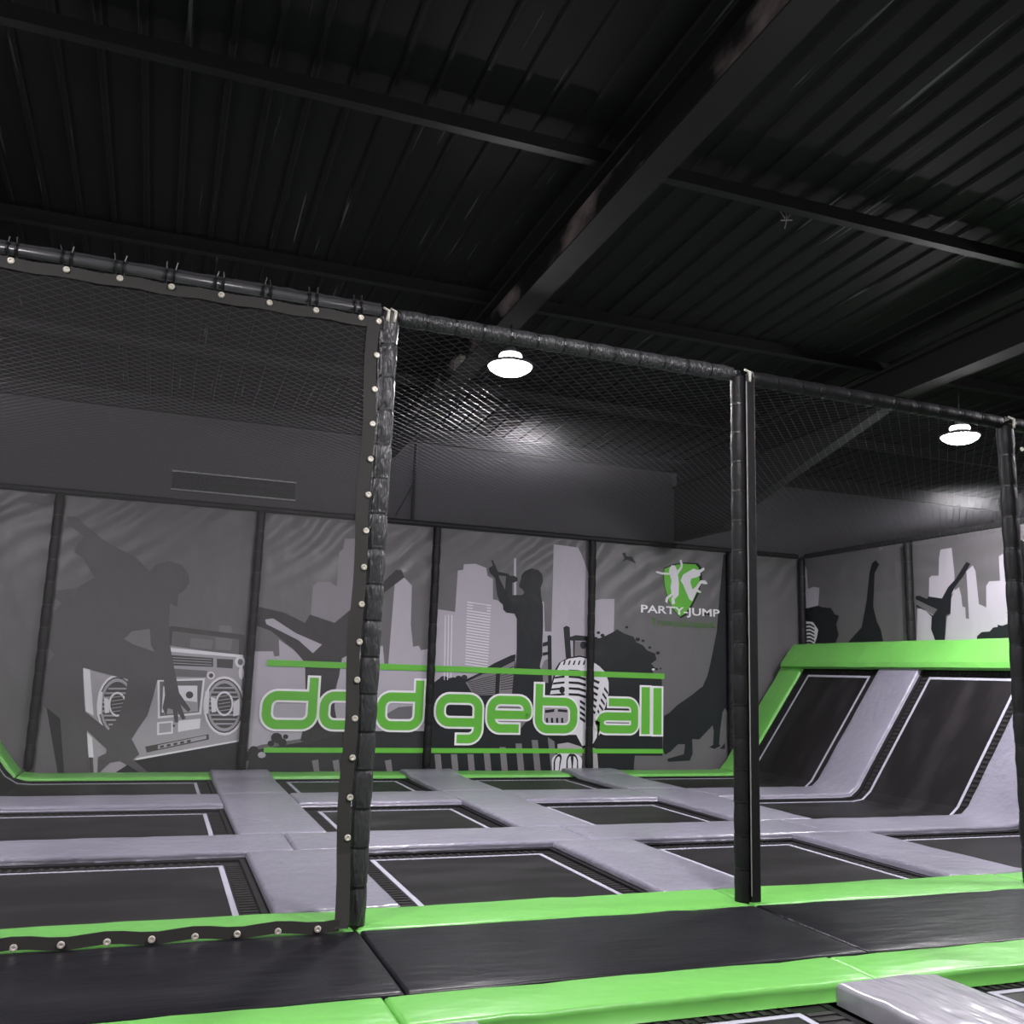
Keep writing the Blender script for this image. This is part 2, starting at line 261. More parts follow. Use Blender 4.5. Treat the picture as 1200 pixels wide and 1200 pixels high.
# ------------------------------------------------------------------ printed wall pads
ART = [
(0,'ground','B',[(-0.19,0.131),(1.273,0.399),(1.409,0.4),(1.444,-0.034),(0.058,-0.028),(-0.495,0.04)]),
(0,'ground','B',[(-1.505,0.944),(-0.954,0.911),(-0.819,-0.013),(-1.103,-0.012),(-1.233,0.085)]),
(1,'steel','B',[(-1.063,1.483),(-0.44,1.639),(0.1,1.865),(1.269,1.736),(1.279,1.325),(1.305,0.422),(-0.191,0.138),(-0.497,0.062),(-0.799,-0.013),(-0.916,0.539)]),
(1,'handle','B',[(0.038,2.07),(0.139,2.168),(1.254,2.079),(1.279,1.76),(1.187,1.756),(1.179,2.004),(0.168,2.088),(0.166,1.868),(0.057,1.864)]),
(1,'handlelight','B',[(0.442,1.996),(0.781,1.975),(0.77,1.834),(0.444,1.845)]),
(1,'handlelight','B',[(0.811,2.024),(1.076,2.0),(1.067,1.822),(0.827,1.836)]),
(1,'handlelight','B',[(0.852,2.214),(1.035,2.211),(1.067,2.106),(0.861,2.108)]),
(2,'white','B',[(0.114,1.831),(0.481,1.811),(1.256,1.759),(1.259,1.719),(0.486,1.753),(0.119,1.774)]),
(2,'dial','B',[(0.179,1.719),(0.805,1.695),(0.816,1.556),(0.215,1.559)]),
(2,'dial','B',[(0.862,1.686),(1.113,1.683),(1.113,1.542),(0.873,1.551)]),
(3,'steel','B',[(0.204,1.685),(0.784,1.674),(0.785,1.664),(0.205,1.676)]),
(3,'steel','B',[(0.208,1.644),(0.787,1.632),(0.788,1.622),(0.209,1.635)]),
(3,'steel','B',[(0.212,1.603),(0.791,1.59),(0.792,1.581),(0.212,1.593)]),
(2,'steeldark','B',[(0.22,1.513),(0.731,1.495),(0.729,1.391),(0.253,1.388)]),
(2,'white','B',[(0.011,1.336),(0.708,1.379),(0.699,0.823),(0.071,0.75)]),
(3,'steeldark','B',[(0.046,1.309),(0.677,1.345),(0.665,0.854),(0.098,0.786)]),
(4,'steel','B',[(0.253,1.137),(0.616,1.146),(0.647,0.868),(0.152,0.814)]),
(4,'white','B',[(0.291,1.252),(0.606,1.261),(0.621,1.009),(0.361,1.037)]),
(5,'dial','B',[(0.556,1.117),(0.553,1.093),(0.539,1.074),(0.518,1.063),(0.493,1.062),(0.471,1.072),(0.454,1.091),(0.446,1.115),(0.45,1.138),(0.463,1.158),(0.484,1.169),(0.509,1.17),(0.532,1.16),(0.549,1.141)]),
(4,'white','B',[(0.105,1.236),(0.141,1.226),(0.159,1.022),(0.15,0.841),(0.117,0.841)]),
(2,'white','B',[(0.066,0.694),(0.291,0.719),(0.308,0.528),(0.084,0.5)]),
(3,'steel','B',[(0.096,0.672),(0.272,0.69),(0.284,0.555),(0.109,0.531)]),
(2,'white','B',[(0.367,0.72),(0.694,0.759),(0.695,0.611),(0.382,0.551)]),
(3,'dial','B',[(0.332,0.645),(0.328,0.631),(0.314,0.625),(0.3,0.631),(0.293,0.645),(0.297,0.659),(0.311,0.665),(0.325,0.66)]),
(2,'dial','B',[(-0.071,0.33),(0.836,0.522),(0.847,0.442),(-0.042,0.241)]),
(3,'steel','B',[(0.108,0.353),(0.804,0.505),(0.808,0.453),(0.113,0.293)]),
(4,'dial','B',[(0.141,0.344),(0.194,0.353),(0.197,0.322),(0.144,0.308)]),
(4,'dial','B',[(0.236,0.364),(0.289,0.374),(0.292,0.342),(0.239,0.329)]),
(4,'dial','B',[(0.331,0.385),(0.385,0.394),(0.388,0.363),(0.335,0.349)]),
(4,'dial','B',[(0.427,0.406),(0.481,0.415),(0.484,0.384),(0.431,0.37)]),
(4,'dial','B',[(0.524,0.427),(0.578,0.436),(0.581,0.404),(0.527,0.391)]),
(2,'white','B',[(-0.183,0.16),(1.282,0.434),(1.283,0.411),(-0.19,0.127)]),
(2,'white','B',[(1.353,0.965),(1.352,0.846),(1.329,0.736),(1.285,0.64),(1.225,0.567),(1.153,0.521),(1.072,0.505),(0.99,0.52),(0.91,0.564),(0.84,0.635),(0.782,0.728),(0.742,0.837),(0.721,0.953),(0.722,1.071),(0.744,1.181),(0.786,1.277),(0.845,1.351),(0.917,1.399),(0.997,1.417),(1.081,1.404),(1.162,1.36),(1.234,1.289),(1.292,1.194),(1.333,1.084)]),
(3,'dial','B',[(1.321,0.965),(1.32,0.855),(1.299,0.754),(1.261,0.666),(1.207,0.599),(1.142,0.557),(1.069,0.542),(0.995,0.555),(0.923,0.596),(0.86,0.661),(0.808,0.747),(0.771,0.847),(0.753,0.954),(0.753,1.062),(0.773,1.163),(0.81,1.251),(0.863,1.32),(0.928,1.364),(1.0,1.38),(1.076,1.368),(1.148,1.327),(1.213,1.262),(1.266,1.175),(1.303,1.074)]),
(4,'steel','B',[(1.303,0.964),(1.302,0.861),(1.283,0.765),(1.247,0.682),(1.196,0.619),(1.135,0.579),(1.067,0.565),(0.998,0.578),(0.931,0.616),(0.871,0.678),(0.822,0.758),(0.788,0.853),(0.77,0.954),(0.771,1.056),(0.789,1.152),(0.824,1.235),(0.874,1.3),(0.935,1.341),(1.002,1.357),(1.073,1.345),(1.141,1.307),(1.201,1.245),(1.251,1.163),(1.286,1.067)]),
(5,'dial','B',[(1.266,0.964),(1.266,0.874),(1.249,0.79),(1.218,0.718),(1.175,0.662),(1.122,0.627),(1.063,0.615),(1.003,0.626),(0.945,0.66),(0.893,0.713),(0.851,0.784),(0.821,0.866),(0.806,0.955),(0.806,1.044),(0.822,1.128),(0.853,1.2),(0.895,1.256),(0.948,1.292),(1.007,1.306),(1.067,1.296),(1.126,1.262),(1.179,1.208),(1.221,1.137),(1.251,1.053)]),
(6,'steel','B',[(0.873,1.247),(1.15,1.254),(1.152,1.226),(0.875,1.219)]),
(6,'steel','B',[(0.833,1.176),(1.202,1.185),(1.204,1.157),(0.836,1.149)]),
(6,'steel','B',[(0.812,1.107),(1.235,1.116),(1.237,1.088),(0.815,1.079)]),
(6,'steel','B',[(0.804,1.038),(1.255,1.047),(1.257,1.019),(0.806,1.01)]),
(6,'steel','B',[(0.805,0.969),(1.265,0.978),(1.268,0.95),(0.807,0.941)]),
(6,'steel','B',[(0.815,0.9),(1.266,0.908),(1.268,0.88),(0.818,0.873)]),
(6,'steel','B',[(0.836,0.832),(1.257,0.838),(1.259,0.811),(0.838,0.804)]),
(6,'steel','B',[(0.868,0.764),(1.236,0.769),(1.238,0.741),(0.87,0.736)]),
(6,'steel','B',[(0.919,0.696),(1.195,0.699),(1.197,0.672),(0.921,0.668)]),
(7,'white','B',[(1.168,0.997),(1.165,0.93),(1.146,0.871),(1.114,0.828),(1.071,0.804),(1.024,0.803),(0.978,0.826),(0.939,0.868),(0.911,0.925),(0.897,0.991),(0.9,1.057),(0.918,1.116),(0.951,1.16),(0.993,1.184),(1.04,1.185),(1.086,1.163),(1.126,1.121),(1.155,1.063)]),
(8,'dial','B',[(1.141,0.996),(1.139,0.941),(1.124,0.892),(1.098,0.855),(1.064,0.836),(1.027,0.835),(0.99,0.854),(0.958,0.889),(0.935,0.937),(0.924,0.992),(0.926,1.047),(0.941,1.096),(0.967,1.132),(1.0,1.152),(1.038,1.153),(1.075,1.135),(1.107,1.099),(1.13,1.051)]),
(9,'steel','B',[(0.933,1.103),(1.111,1.134),(1.112,1.123),(0.934,1.091)]),
(9,'steel','B',[(0.938,1.047),(1.116,1.079),(1.117,1.067),(0.938,1.036)]),
(9,'steel','B',[(0.942,0.992),(1.12,1.023),(1.121,1.012),(0.943,0.981)]),
(9,'steel','B',[(0.947,0.937),(1.125,0.968),(1.126,0.956),(0.948,0.925)]),
(9,'steel','B',[(0.951,0.882),(1.129,0.913),(1.13,0.901),(0.952,0.87)]),
(7,'white','B',[(0.817,1.093),(0.895,1.072),(0.919,0.865),(0.853,0.853)]),
(7,'white','B',[(1.167,1.008),(1.253,1.079),(1.282,0.825),(1.184,0.8)]),
(7,'white','B',[(0.73,1.172),(0.791,1.185),(0.802,0.84),(0.741,0.828)]),
(2,'white','B',[(-0.223,0.924),(-0.222,0.8),(-0.24,0.684),(-0.278,0.585),(-0.332,0.509),(-0.398,0.461),(-0.472,0.444),(-0.549,0.46),(-0.624,0.506),(-0.692,0.581),(-0.747,0.678),(-0.788,0.791),(-0.81,0.914),(-0.812,1.036),(-0.795,1.152),(-0.758,1.252),(-0.705,1.329),(-0.64,1.379),(-0.565,1.398),(-0.487,1.384),(-0.411,1.338),(-0.342,1.263),(-0.286,1.164),(-0.245,1.049)]),
(3,'dial','B',[(-0.253,0.924),(-0.251,0.809),(-0.268,0.702),(-0.301,0.61),(-0.349,0.54),(-0.409,0.495),(-0.476,0.48),(-0.545,0.494),(-0.613,0.537),(-0.674,0.606),(-0.724,0.696),(-0.761,0.801),(-0.781,0.914),(-0.783,1.028),(-0.768,1.135),(-0.735,1.227),(-0.688,1.299),(-0.629,1.345),(-0.562,1.362),(-0.492,1.349),(-0.423,1.306),(-0.361,1.237),(-0.31,1.146),(-0.273,1.039)]),
(4,'steel','B',[(-0.27,0.924),(-0.268,0.814),(-0.283,0.713),(-0.315,0.626),(-0.36,0.558),(-0.415,0.516),(-0.478,0.502),(-0.543,0.515),(-0.606,0.556),(-0.663,0.622),(-0.711,0.707),(-0.745,0.807),(-0.764,0.914),(-0.767,1.022),(-0.752,1.124),(-0.722,1.212),(-0.678,1.28),(-0.622,1.324),(-0.559,1.34),(-0.494,1.327),(-0.43,1.287),(-0.372,1.221),(-0.323,1.134),(-0.289,1.033)]),
(5,'dial','B',[(-0.304,0.923),(-0.302,0.827),(-0.315,0.737),(-0.342,0.66),(-0.381,0.6),(-0.429,0.563),(-0.483,0.55),(-0.539,0.562),(-0.594,0.598),(-0.643,0.656),(-0.684,0.732),(-0.714,0.82),(-0.731,0.915),(-0.733,1.011),(-0.721,1.1),(-0.695,1.178),(-0.657,1.238),(-0.609,1.276),(-0.555,1.291),(-0.498,1.279),(-0.442,1.243),(-0.392,1.185),(-0.351,1.109),(-0.32,1.019)]),
(6,'steel','B',[(-0.674,1.196),(-0.417,1.202),(-0.414,1.176),(-0.671,1.169)]),
(6,'steel','B',[(-0.71,1.128),(-0.367,1.136),(-0.365,1.11),(-0.707,1.102)]),
(6,'steel','B',[(-0.728,1.061),(-0.336,1.07),(-0.333,1.043),(-0.725,1.035)]),
(6,'steel','B',[(-0.735,0.995),(-0.316,1.003),(-0.313,0.976),(-0.732,0.968)]),
(6,'steel','B',[(-0.732,0.928),(-0.305,0.936),(-0.302,0.91),(-0.73,0.902)]),
(6,'steel','B',[(-0.722,0.862),(-0.303,0.869),(-0.3,0.843),(-0.719,0.836)]),
(6,'steel','B',[(-0.702,0.796),(-0.31,0.802),(-0.308,0.776),(-0.699,0.77)]),
(6,'steel','B',[(-0.67,0.731),(-0.329,0.735),(-0.326,0.709),(-0.668,0.704)]),
(6,'steel','B',[(-0.622,0.665),(-0.366,0.668),(-0.363,0.642),(-0.619,0.639)]),
(7,'white','B',[(-0.396,0.955),(-0.397,0.891),(-0.414,0.834),(-0.443,0.792),(-0.482,0.769),(-0.526,0.769),(-0.569,0.79),(-0.606,0.831),(-0.633,0.886),(-0.647,0.95),(-0.646,1.013),(-0.63,1.07),(-0.6,1.112),(-0.561,1.136),(-0.518,1.137),(-0.474,1.115),(-0.437,1.074),(-0.409,1.018)]),
(8,'dial','B',[(-0.421,0.954),(-0.422,0.901),(-0.435,0.854),(-0.458,0.819),(-0.49,0.8),(-0.524,0.799),(-0.559,0.817),(-0.589,0.851),(-0.611,0.897),(-0.622,0.95),(-0.621,1.003),(-0.608,1.05),(-0.585,1.086),(-0.554,1.105),(-0.519,1.106),(-0.484,1.088),(-0.454,1.054),(-0.432,1.007)]),
(9,'steel','B',[(-0.616,1.057),(-0.451,1.087),(-0.45,1.076),(-0.615,1.046)]),
(9,'steel','B',[(-0.611,1.004),(-0.445,1.034),(-0.444,1.023),(-0.61,0.993)]),
(9,'steel','B',[(-0.605,0.951),(-0.44,0.981),(-0.439,0.969),(-0.604,0.94)]),
(9,'steel','B',[(-0.6,0.897),(-0.435,0.927),(-0.434,0.916),(-0.599,0.886)]),
(9,'steel','B',[(-0.595,0.844),(-0.43,0.874),(-0.429,0.863),(-0.594,0.833)]),
(7,'white','B',[(-0.723,1.048),(-0.651,1.027),(-0.625,0.828),(-0.686,0.816)]),
(7,'white','B',[(-0.397,0.966),(-0.319,1.034),(-0.287,0.789),(-0.377,0.766)]),
(7,'white','B',[(-0.806,1.124),(-0.749,1.136),(-0.733,0.805),(-0.789,0.793)]),
(2,'white','B',[(-1.059,1.478),(-0.958,1.459),(-0.838,0.781),(-0.951,0.845)]),
(2,'white','B',[(-0.912,0.544),(-0.825,0.453),(-0.776,0.17),(-0.842,0.17)]),
(2,'dial','B',[(-0.842,0.17),(-0.786,0.17),(-0.75,0.008),(-0.8,-0.003)]),
(2,'white','B',[(-0.732,0.04),(-0.498,0.072),(-0.496,0.044),(-0.718,0.001)]),
(2,'white','B',[(0.852,1.425),(0.847,1.394),(0.83,1.403),(0.834,1.424)]),
(2,'white','B',[(0.847,1.394),(0.827,1.372),(0.817,1.387),(0.83,1.403)]),
(2,'white','B',[(0.827,1.372),(0.799,1.363),(0.797,1.381),(0.817,1.387)]),
(2,'white','B',[(0.799,1.363),(0.769,1.37),(0.776,1.386),(0.797,1.381)]),
(2,'white','B',[(0.769,1.37),(0.746,1.391),(0.76,1.401),(0.776,1.386)]),
(2,'white','B',[(0.746,1.391),(0.735,1.421),(0.753,1.422),(0.76,1.401)]),
(2,'white','B',[(0.735,1.421),(0.741,1.451),(0.757,1.443),(0.753,1.422)]),
(2,'white','B',[(0.741,1.451),(0.76,1.474),(0.77,1.458),(0.757,1.443)]),
(2,'white','B',[(0.76,1.474),(0.789,1.483),(0.79,1.464),(0.77,1.458)]),
(2,'white','B',[(0.789,1.483),(0.818,1.476),(0.811,1.46),(0.79,1.464)]),
(2,'white','B',[(0.818,1.476),(0.842,1.454),(0.827,1.445),(0.811,1.46)]),
(2,'white','B',[(0.842,1.454),(0.852,1.425),(0.834,1.424),(0.827,1.445)]),
(3,'dial','B',[(0.83,1.424),(0.822,1.401),(0.801,1.391),(0.778,1.399),(0.767,1.422),(0.774,1.445),(0.795,1.455),(0.818,1.447)]),
(2,'white','B',[(1.297,1.654),(1.29,1.607),(1.264,1.572),(1.226,1.558),(1.186,1.569),(1.155,1.602),(1.141,1.649),(1.147,1.696),(1.173,1.731),(1.211,1.745),(1.251,1.734),(1.282,1.701)]),
(3,'steeldark','B',[(1.265,1.648),(1.259,1.618),(1.24,1.598),(1.214,1.598),(1.192,1.616),(1.182,1.646),(1.188,1.676),(1.207,1.696),(1.232,1.697),(1.255,1.678)]),
(2,'white','B',[(1.292,1.478),(1.289,1.417),(1.271,1.379),(1.246,1.378),(1.222,1.415),(1.21,1.475),(1.213,1.536),(1.23,1.574),(1.256,1.575),(1.28,1.538)]),
(2,'white','B',[(0.305,0.004),(0.297,-0.023),(0.267,-0.044),(0.224,-0.056),(0.174,-0.056),(0.128,-0.043),(0.096,-0.022),(0.082,0.005),(0.091,0.032),(0.12,0.053),(0.163,0.065),(0.213,0.065),(0.259,0.053),(0.292,0.031)]),
(10,'boy','B',[(-1.512,3.761),(-1.375,3.754),(-1.198,3.609),(-0.982,3.447),(-0.712,3.308),(-0.48,3.205),(-0.255,3.0),(-0.171,3.107),(0.012,3.181),(0.207,3.134),(0.316,2.998),(0.347,2.858),(0.281,2.732),(0.199,2.666),(0.202,2.465),(0.091,2.519),(0.097,2.24),(0.133,1.924),(0.192,1.689),(0.28,1.377),(0.104,1.333),(-0.007,1.33),(-0.374,1.319),(-1.054,1.49),(-0.964,0.774),(-1.29,0.732),(-1.571,0.95),(-1.574,1.136),(-1.563,1.511),(-1.458,1.666),(-1.576,1.794),(-1.554,2.081),(-1.526,2.312),(-1.451,2.432),(-1.547,2.504),(-1.541,2.62),(-1.264,2.676),(-1.031,2.848),(-1.158,3.036),(-1.241,3.149),(-1.356,3.219),(-1.333,3.339),(-1.238,3.466),(-1.393,3.573),(-1.5,3.643)]),
(10,'boy','B',[(-0.412,1.338),(0.026,1.37),(0.004,1.291),(-0.023,1.097),(-0.086,0.787),(-0.196,0.595),(-0.272,0.442),(-0.207,0.329),(-0.142,0.216),(-0.225,0.141),(0.041,0.008),(-0.066,-0.01),(-0.403,0.122),(-0.543,0.096),(-0.699,0.066),(-0.71,0.178),(-0.609,0.234),(-0.607,0.572),(-0.485,0.781),(-0.424,1.087)]),
(10,'boy','B',[(-1.292,0.75),(-0.963,0.841),(-0.595,0.56),(-0.597,0.283),(-0.908,0.569),(-0.815,0.0),(-1.148,0.031)]),
(10,'boy','B',[(0.102,1.352),(0.279,1.385),(0.346,1.144),(0.537,0.894),(0.503,0.855),(0.38,0.969),(0.474,0.757),(0.427,0.737),(0.348,0.864),(0.374,0.697),(0.318,0.697),(0.275,0.889),(0.198,0.908),(0.19,0.791),(0.124,0.906),(0.144,1.1)]),
(10,'boy','B',[(-2.196,3.994),(-2.01,4.052),(-1.762,4.037),(-1.664,3.946),(-1.819,3.912),(-2.17,3.918)]),
(11,'underarm','B',[(-0.524,1.935),(-0.426,2.056),(-0.172,2.108),(-0.13,1.853),(-0.065,1.758),(-0.389,1.862)]),
(0,'sky1','B',[(2.279,2.451),(2.284,2.921),(2.354,3.001),(2.56,3.014),(2.679,2.946),(2.68,3.521),(2.745,3.584),(2.761,3.76),(3.128,3.79),(3.197,2.652),(2.681,2.321),(2.413,2.402)]),
(0,'sky2','B',[(3.625,1.643),(3.663,3.086),(3.818,3.174),(3.965,3.046),(3.98,2.385),(4.04,2.002),(4.139,2.025),(4.183,1.95),(4.302,1.974),(4.298,1.646)]),
(0,'sky2','B',[(1.435,1.824),(1.72,1.835),(1.744,1.756),(1.826,1.766),(1.796,2.028),(2.025,1.883),(2.238,1.708),(2.361,0.477),(1.654,0.366),(1.449,0.295)]),
(0,'sky2','B',[(2.722,0.552),(2.784,1.32),(2.849,1.767),(2.996,1.847),(3.515,1.999),(3.565,1.672),(4.338,1.667),(4.324,0.566)]),
(3,'dark2','B',[(1.343,2.556),(1.855,2.466),(2.196,2.316),(2.268,2.458),(2.68,2.34),(3.004,2.641),(3.187,2.805),(3.484,3.094),(3.671,3.294),(3.771,3.289),(3.826,3.175),(3.495,2.9),(3.35,2.699),(3.208,2.461),(3.077,2.076),(2.977,1.846),(2.831,1.766),(2.812,1.468),(2.751,1.245),(2.771,0.953),(2.871,0.553),(2.368,0.37),(2.254,0.441),(2.317,0.836),(2.241,1.671),(2.043,1.884),(1.66,2.161),(1.366,2.257)]),
(4,'sky2','B',[(1.556,2.339),(1.681,2.364),(2.061,2.143),(2.498,1.976),(2.359,1.83),(2.105,2.034),(1.804,2.168),(1.58,2.267)]),
(2,'ground','B',[(1.441,-0.035),(1.52,0.278),(2.364,0.423),(2.831,0.589),(4.33,0.604),(4.331,-0.048)]),
(3,'sky2','B',[(1.902,1.568),(2.248,1.569),(2.25,1.547),(1.904,1.547)]),
(3,'sky2','B',[(1.907,1.507),(2.252,1.507),(2.254,1.485),(1.908,1.485)]),
(3,'sky2','B',[(1.911,1.445),(2.257,1.445),(2.258,1.423),(1.913,1.424)]),
(3,'sky2','B',[(1.916,1.384),(2.261,1.383),(2.263,1.361),(1.917,1.362)]),
(4,'stripe','B',[(2.458,0.12),(2.559,0.138),(2.599,-0.03),(2.512,-0.029)]),
(4,'stripe','B',[(2.788,0.12),(2.89,0.138),(2.931,-0.031),(2.842,-0.031)]),
(4,'stripe','B',[(3.653,0.119),(3.76,0.137),(3.8,-0.035),(3.708,-0.034)]),
(4,'ground','B',[(1.615,0.278),(1.6,0.234),(1.556,0.21),(1.504,0.218),(1.467,0.254),(1.464,0.302),(1.495,0.338),(1.546,0.347),(1.593,0.323)]),
(4,'ground','B',[(1.708,0.208),(1.696,0.174),(1.663,0.156),(1.622,0.162),(1.593,0.19),(1.591,0.227),(1.615,0.255),(1.655,0.261),(1.691,0.243)]),
(4,'ground','B',[(1.562,0.191),(1.546,0.14),(1.496,0.113),(1.437,0.123),(1.395,0.164),(1.391,0.217),(1.426,0.259),(1.484,0.268),(1.538,0.241)]),
(4,'ground','B',[(1.968,0.474),(1.95,0.421),(1.897,0.392),(1.835,0.401),(1.791,0.445),(1.787,0.501),(1.824,0.545),(1.885,0.555),(1.942,0.527)]),
(4,'ground','B',[(2.041,0.404),(2.027,0.362),(1.987,0.341),(1.938,0.348),(1.904,0.381),(1.901,0.425),(1.93,0.458),(1.978,0.466),(2.021,0.445)]),
(4,'ground','B',[(1.846,0.385),(1.836,0.354),(1.806,0.338),(1.77,0.343),(1.745,0.368),(1.742,0.401),(1.764,0.426),(1.799,0.432),(1.832,0.416)]),
(4,'ground','B',[(2.06,0.493),(2.051,0.468),(2.027,0.455),(1.998,0.459),(1.977,0.479),(1.975,0.505),(1.993,0.526),(2.022,0.53),(2.048,0.517)]),
(1,'ground','B',[(4.692,1.466),(4.675,1.421),(4.628,1.396),(4.573,1.403),(4.535,1.438),(4.533,1.485),(4.567,1.523),(4.621,1.532),(4.67,1.51)]),
(1,'ground','B',[(4.85,1.413),(4.825,1.35),(4.759,1.315),(4.682,1.324),(4.63,1.374),(4.626,1.44),(4.674,1.492),(4.751,1.506),(4.82,1.474)]),
(1,'ground','B',[(4.941,1.493),(4.927,1.456),(4.889,1.436),(4.844,1.441),(4.814,1.47),(4.812,1.508),(4.84,1.538),(4.884,1.546),(4.924,1.528)]),
(1,'ground','B',[(5.035,1.515),(5.022,1.483),(4.989,1.465),(4.95,1.47),(4.923,1.495),(4.922,1.528),(4.946,1.554),(4.985,1.561),(5.02,1.546)]),
(4,'sky2','B',[(1.729,0.208),(1.713,0.174),(1.669,0.159),(1.624,0.174),(1.603,0.208),(1.618,0.243),(1.662,0.257),(1.708,0.243)]),
(3,'steeldark','B',[(3.611,0.856),(3.837,0.99),(4.072,1.014),(4.082,0.807),(3.654,0.782)]),
(0,'sky2','B',[(4.41,1.32),(4.431,2.664),(4.761,2.634),(4.778,3.36),(4.876,3.381),(4.882,3.477),(5.097,3.502),(5.302,3.444),(5.333,3.302),(5.436,3.26),(5.45,2.891),(5.537,2.882),(5.919,2.687),(5.964,1.359)]),
(0,'sky2','B',[(6.587,1.28),(6.593,3.968),(7.083,3.947),(7.168,3.802),(7.313,3.46),(7.357,1.298)]),
(0,'sky2','B',[(5.824,3.652),(5.866,3.655),(5.904,2.662),(5.853,2.659)]),
(0,'sky2','B',[(6.356,2.905),(6.425,2.909),(6.461,2.376),(6.636,2.375),(6.639,1.281),(6.404,1.275)]),
(1,'white','B',[(4.975,2.826),(5.419,2.789),(5.419,2.772),(4.976,2.809)]),
(1,'white','B',[(4.975,2.776),(5.418,2.739),(5.418,2.723),(4.976,2.76)]),
(1,'white','B',[(4.976,2.727),(5.417,2.69),(5.418,2.673),(4.976,2.711)]),
(1,'white','B',[(4.976,2.678),(5.416,2.64),(5.417,2.623),(4.977,2.662)]),
(1,'white','B',[(4.976,2.629),(5.415,2.591),(5.416,2.574),(4.977,2.613)]),
(1,'white','B',[(4.977,2.58),(5.414,2.541),(5.415,2.524),(4.978,2.564)]),
(1,'white','B',[(4.977,2.531),(5.414,2.492),(5.414,2.475),(4.978,2.515)]),
(1,'white','B',[(4.978,2.482),(5.413,2.442),(5.413,2.426),(4.978,2.466)]),
(1,'white','B',[(4.978,2.433),(5.412,2.393),(5.412,2.376),(4.979,2.417)]),
(1,'white','B',[(4.978,2.385),(5.411,2.344),(5.412,2.327),(4.979,2.368)]),
(1,'white','B',[(4.979,2.336),(5.41,2.294),(5.411,2.278),(4.979,2.319)]),
(1,'white','B',[(4.979,2.287),(5.409,2.245),(5.41,2.229),(4.98,2.271)]),
(1,'white','B',[(4.979,2.238),(5.408,2.196),(5.409,2.18),(4.98,2.222)]),
(1,'white','B',[(4.98,2.19),(5.407,2.147),(5.408,2.131),(4.98,2.173)]),
(1,'white','B',[(4.98,2.141),(5.407,2.098),(5.407,2.082),(4.981,2.125)]),
(1,'white','B',[(4.98,2.093),(5.406,2.049),(5.406,2.033),(4.981,2.076)]),
(1,'white','B',[(4.981,2.044),(5.405,2.0),(5.406,1.984),(4.982,2.028)]),
(1,'white','B',[(4.981,1.996),(5.404,1.952),(5.405,1.935),(4.982,1.98)]),
(1,'white','B',[(4.982,1.947),(5.403,1.903),(5.404,1.886),(4.982,1.931)]),
(1,'white','B',[(4.982,1.899),(5.402,1.854),(5.403,1.838),(4.983,1.883)]),
(1,'white','B',[(4.982,1.851),(5.401,1.805),(5.402,1.789),(4.983,1.835)]),
(1,'white','B',[(4.983,1.803),(5.401,1.757),(5.401,1.74),(4.983,1.786)]),
(1,'white','B',[(4.983,1.754),(5.4,1.708),(5.4,1.692),(4.984,1.738)]),
(2,'sky2','B',[(5.086,2.803),(5.343,2.785),(5.343,2.656),(5.081,2.68)]),
(1,'white','B',[(4.582,2.569),(4.594,2.569),(4.624,1.462),(4.612,1.461)]),
(1,'white','B',[(4.641,2.572),(4.653,2.573),(4.682,1.463),(4.67,1.463)]),
(1,'white','B',[(4.699,2.575),(4.712,2.576),(4.74,1.465),(4.728,1.465)]),
(2,'dark3','B',[(4.424,1.404),(4.515,1.475),(4.642,1.449),(4.87,1.525),(5.0,1.479),(5.358,1.651),(5.897,1.924),(5.928,1.669),(6.467,1.645),(6.821,1.22),(6.876,-0.044),(4.423,-0.033)]),
(3,'meshgrey','B',[(5.002,1.429),(5.317,1.585),(5.555,1.627),(5.552,1.232),(5.16,1.214)]),
(3,'meshgrey','B',[(5.64,1.7),(5.9,1.832),(5.865,1.24),(5.624,1.234)]),
(3,'meshgrey','B',[(5.575,1.082),(6.036,1.091),(6.05,0.99),(5.59,0.972)]),
(3,'meshgrey','B',[(5.586,0.792),(6.157,0.79),(6.008,0.617),(5.872,0.716),(5.589,0.732)]),
(3,'meshgrey','B',[(6.314,1.475),(6.462,1.852),(6.551,1.896),(6.564,1.462)]),
(4,'dark3','B',[(5.034,1.436),(5.557,1.576),(5.557,1.564),(5.045,1.426)]),
(4,'dark3','B',[(5.638,1.639),(5.881,1.739),(5.882,1.725),(5.638,1.627)]),
(4,'dark3','B',[(5.05,1.41),(5.558,1.537),(5.559,1.525),(5.061,1.401)]),
(4,'dark3','B',[(5.639,1.601),(5.883,1.692),(5.883,1.678),(5.639,1.589)]),
(4,'dark3','B',[(5.066,1.385),(5.56,1.499),(5.56,1.487),(5.077,1.375)]),
(4,'dark3','B',[(5.64,1.562),(5.884,1.645),(5.885,1.631),(5.641,1.55)]),
(4,'dark3','B',[(5.082,1.359),(5.561,1.461),(5.562,1.448),(5.093,1.35)]),
(4,'dark3','B',[(5.642,1.524),(5.886,1.598),(5.886,1.584),(5.642,1.512)]),
(4,'dark3','B',[(5.098,1.334),(5.563,1.422),(5.563,1.41),(5.109,1.324)]),
(4,'dark3','B',[(5.643,1.485),(5.888,1.551),(5.888,1.537),(5.644,1.473)]),
(4,'dark3','B',[(5.114,1.308),(5.564,1.384),(5.564,1.372),(5.125,1.299)]),
(4,'dark3','B',[(5.645,1.447),(5.889,1.504),(5.89,1.49),(5.645,1.435)]),
(4,'dark3','B',[(5.13,1.283),(5.565,1.346),(5.566,1.333),(5.141,1.273)]),
(4,'dark3','B',[(5.646,1.408),(5.891,1.458),(5.891,1.443),(5.647,1.396)]),
(4,'dark3','B',[(5.146,1.257),(5.567,1.307),(5.567,1.295),(5.157,1.247)]),
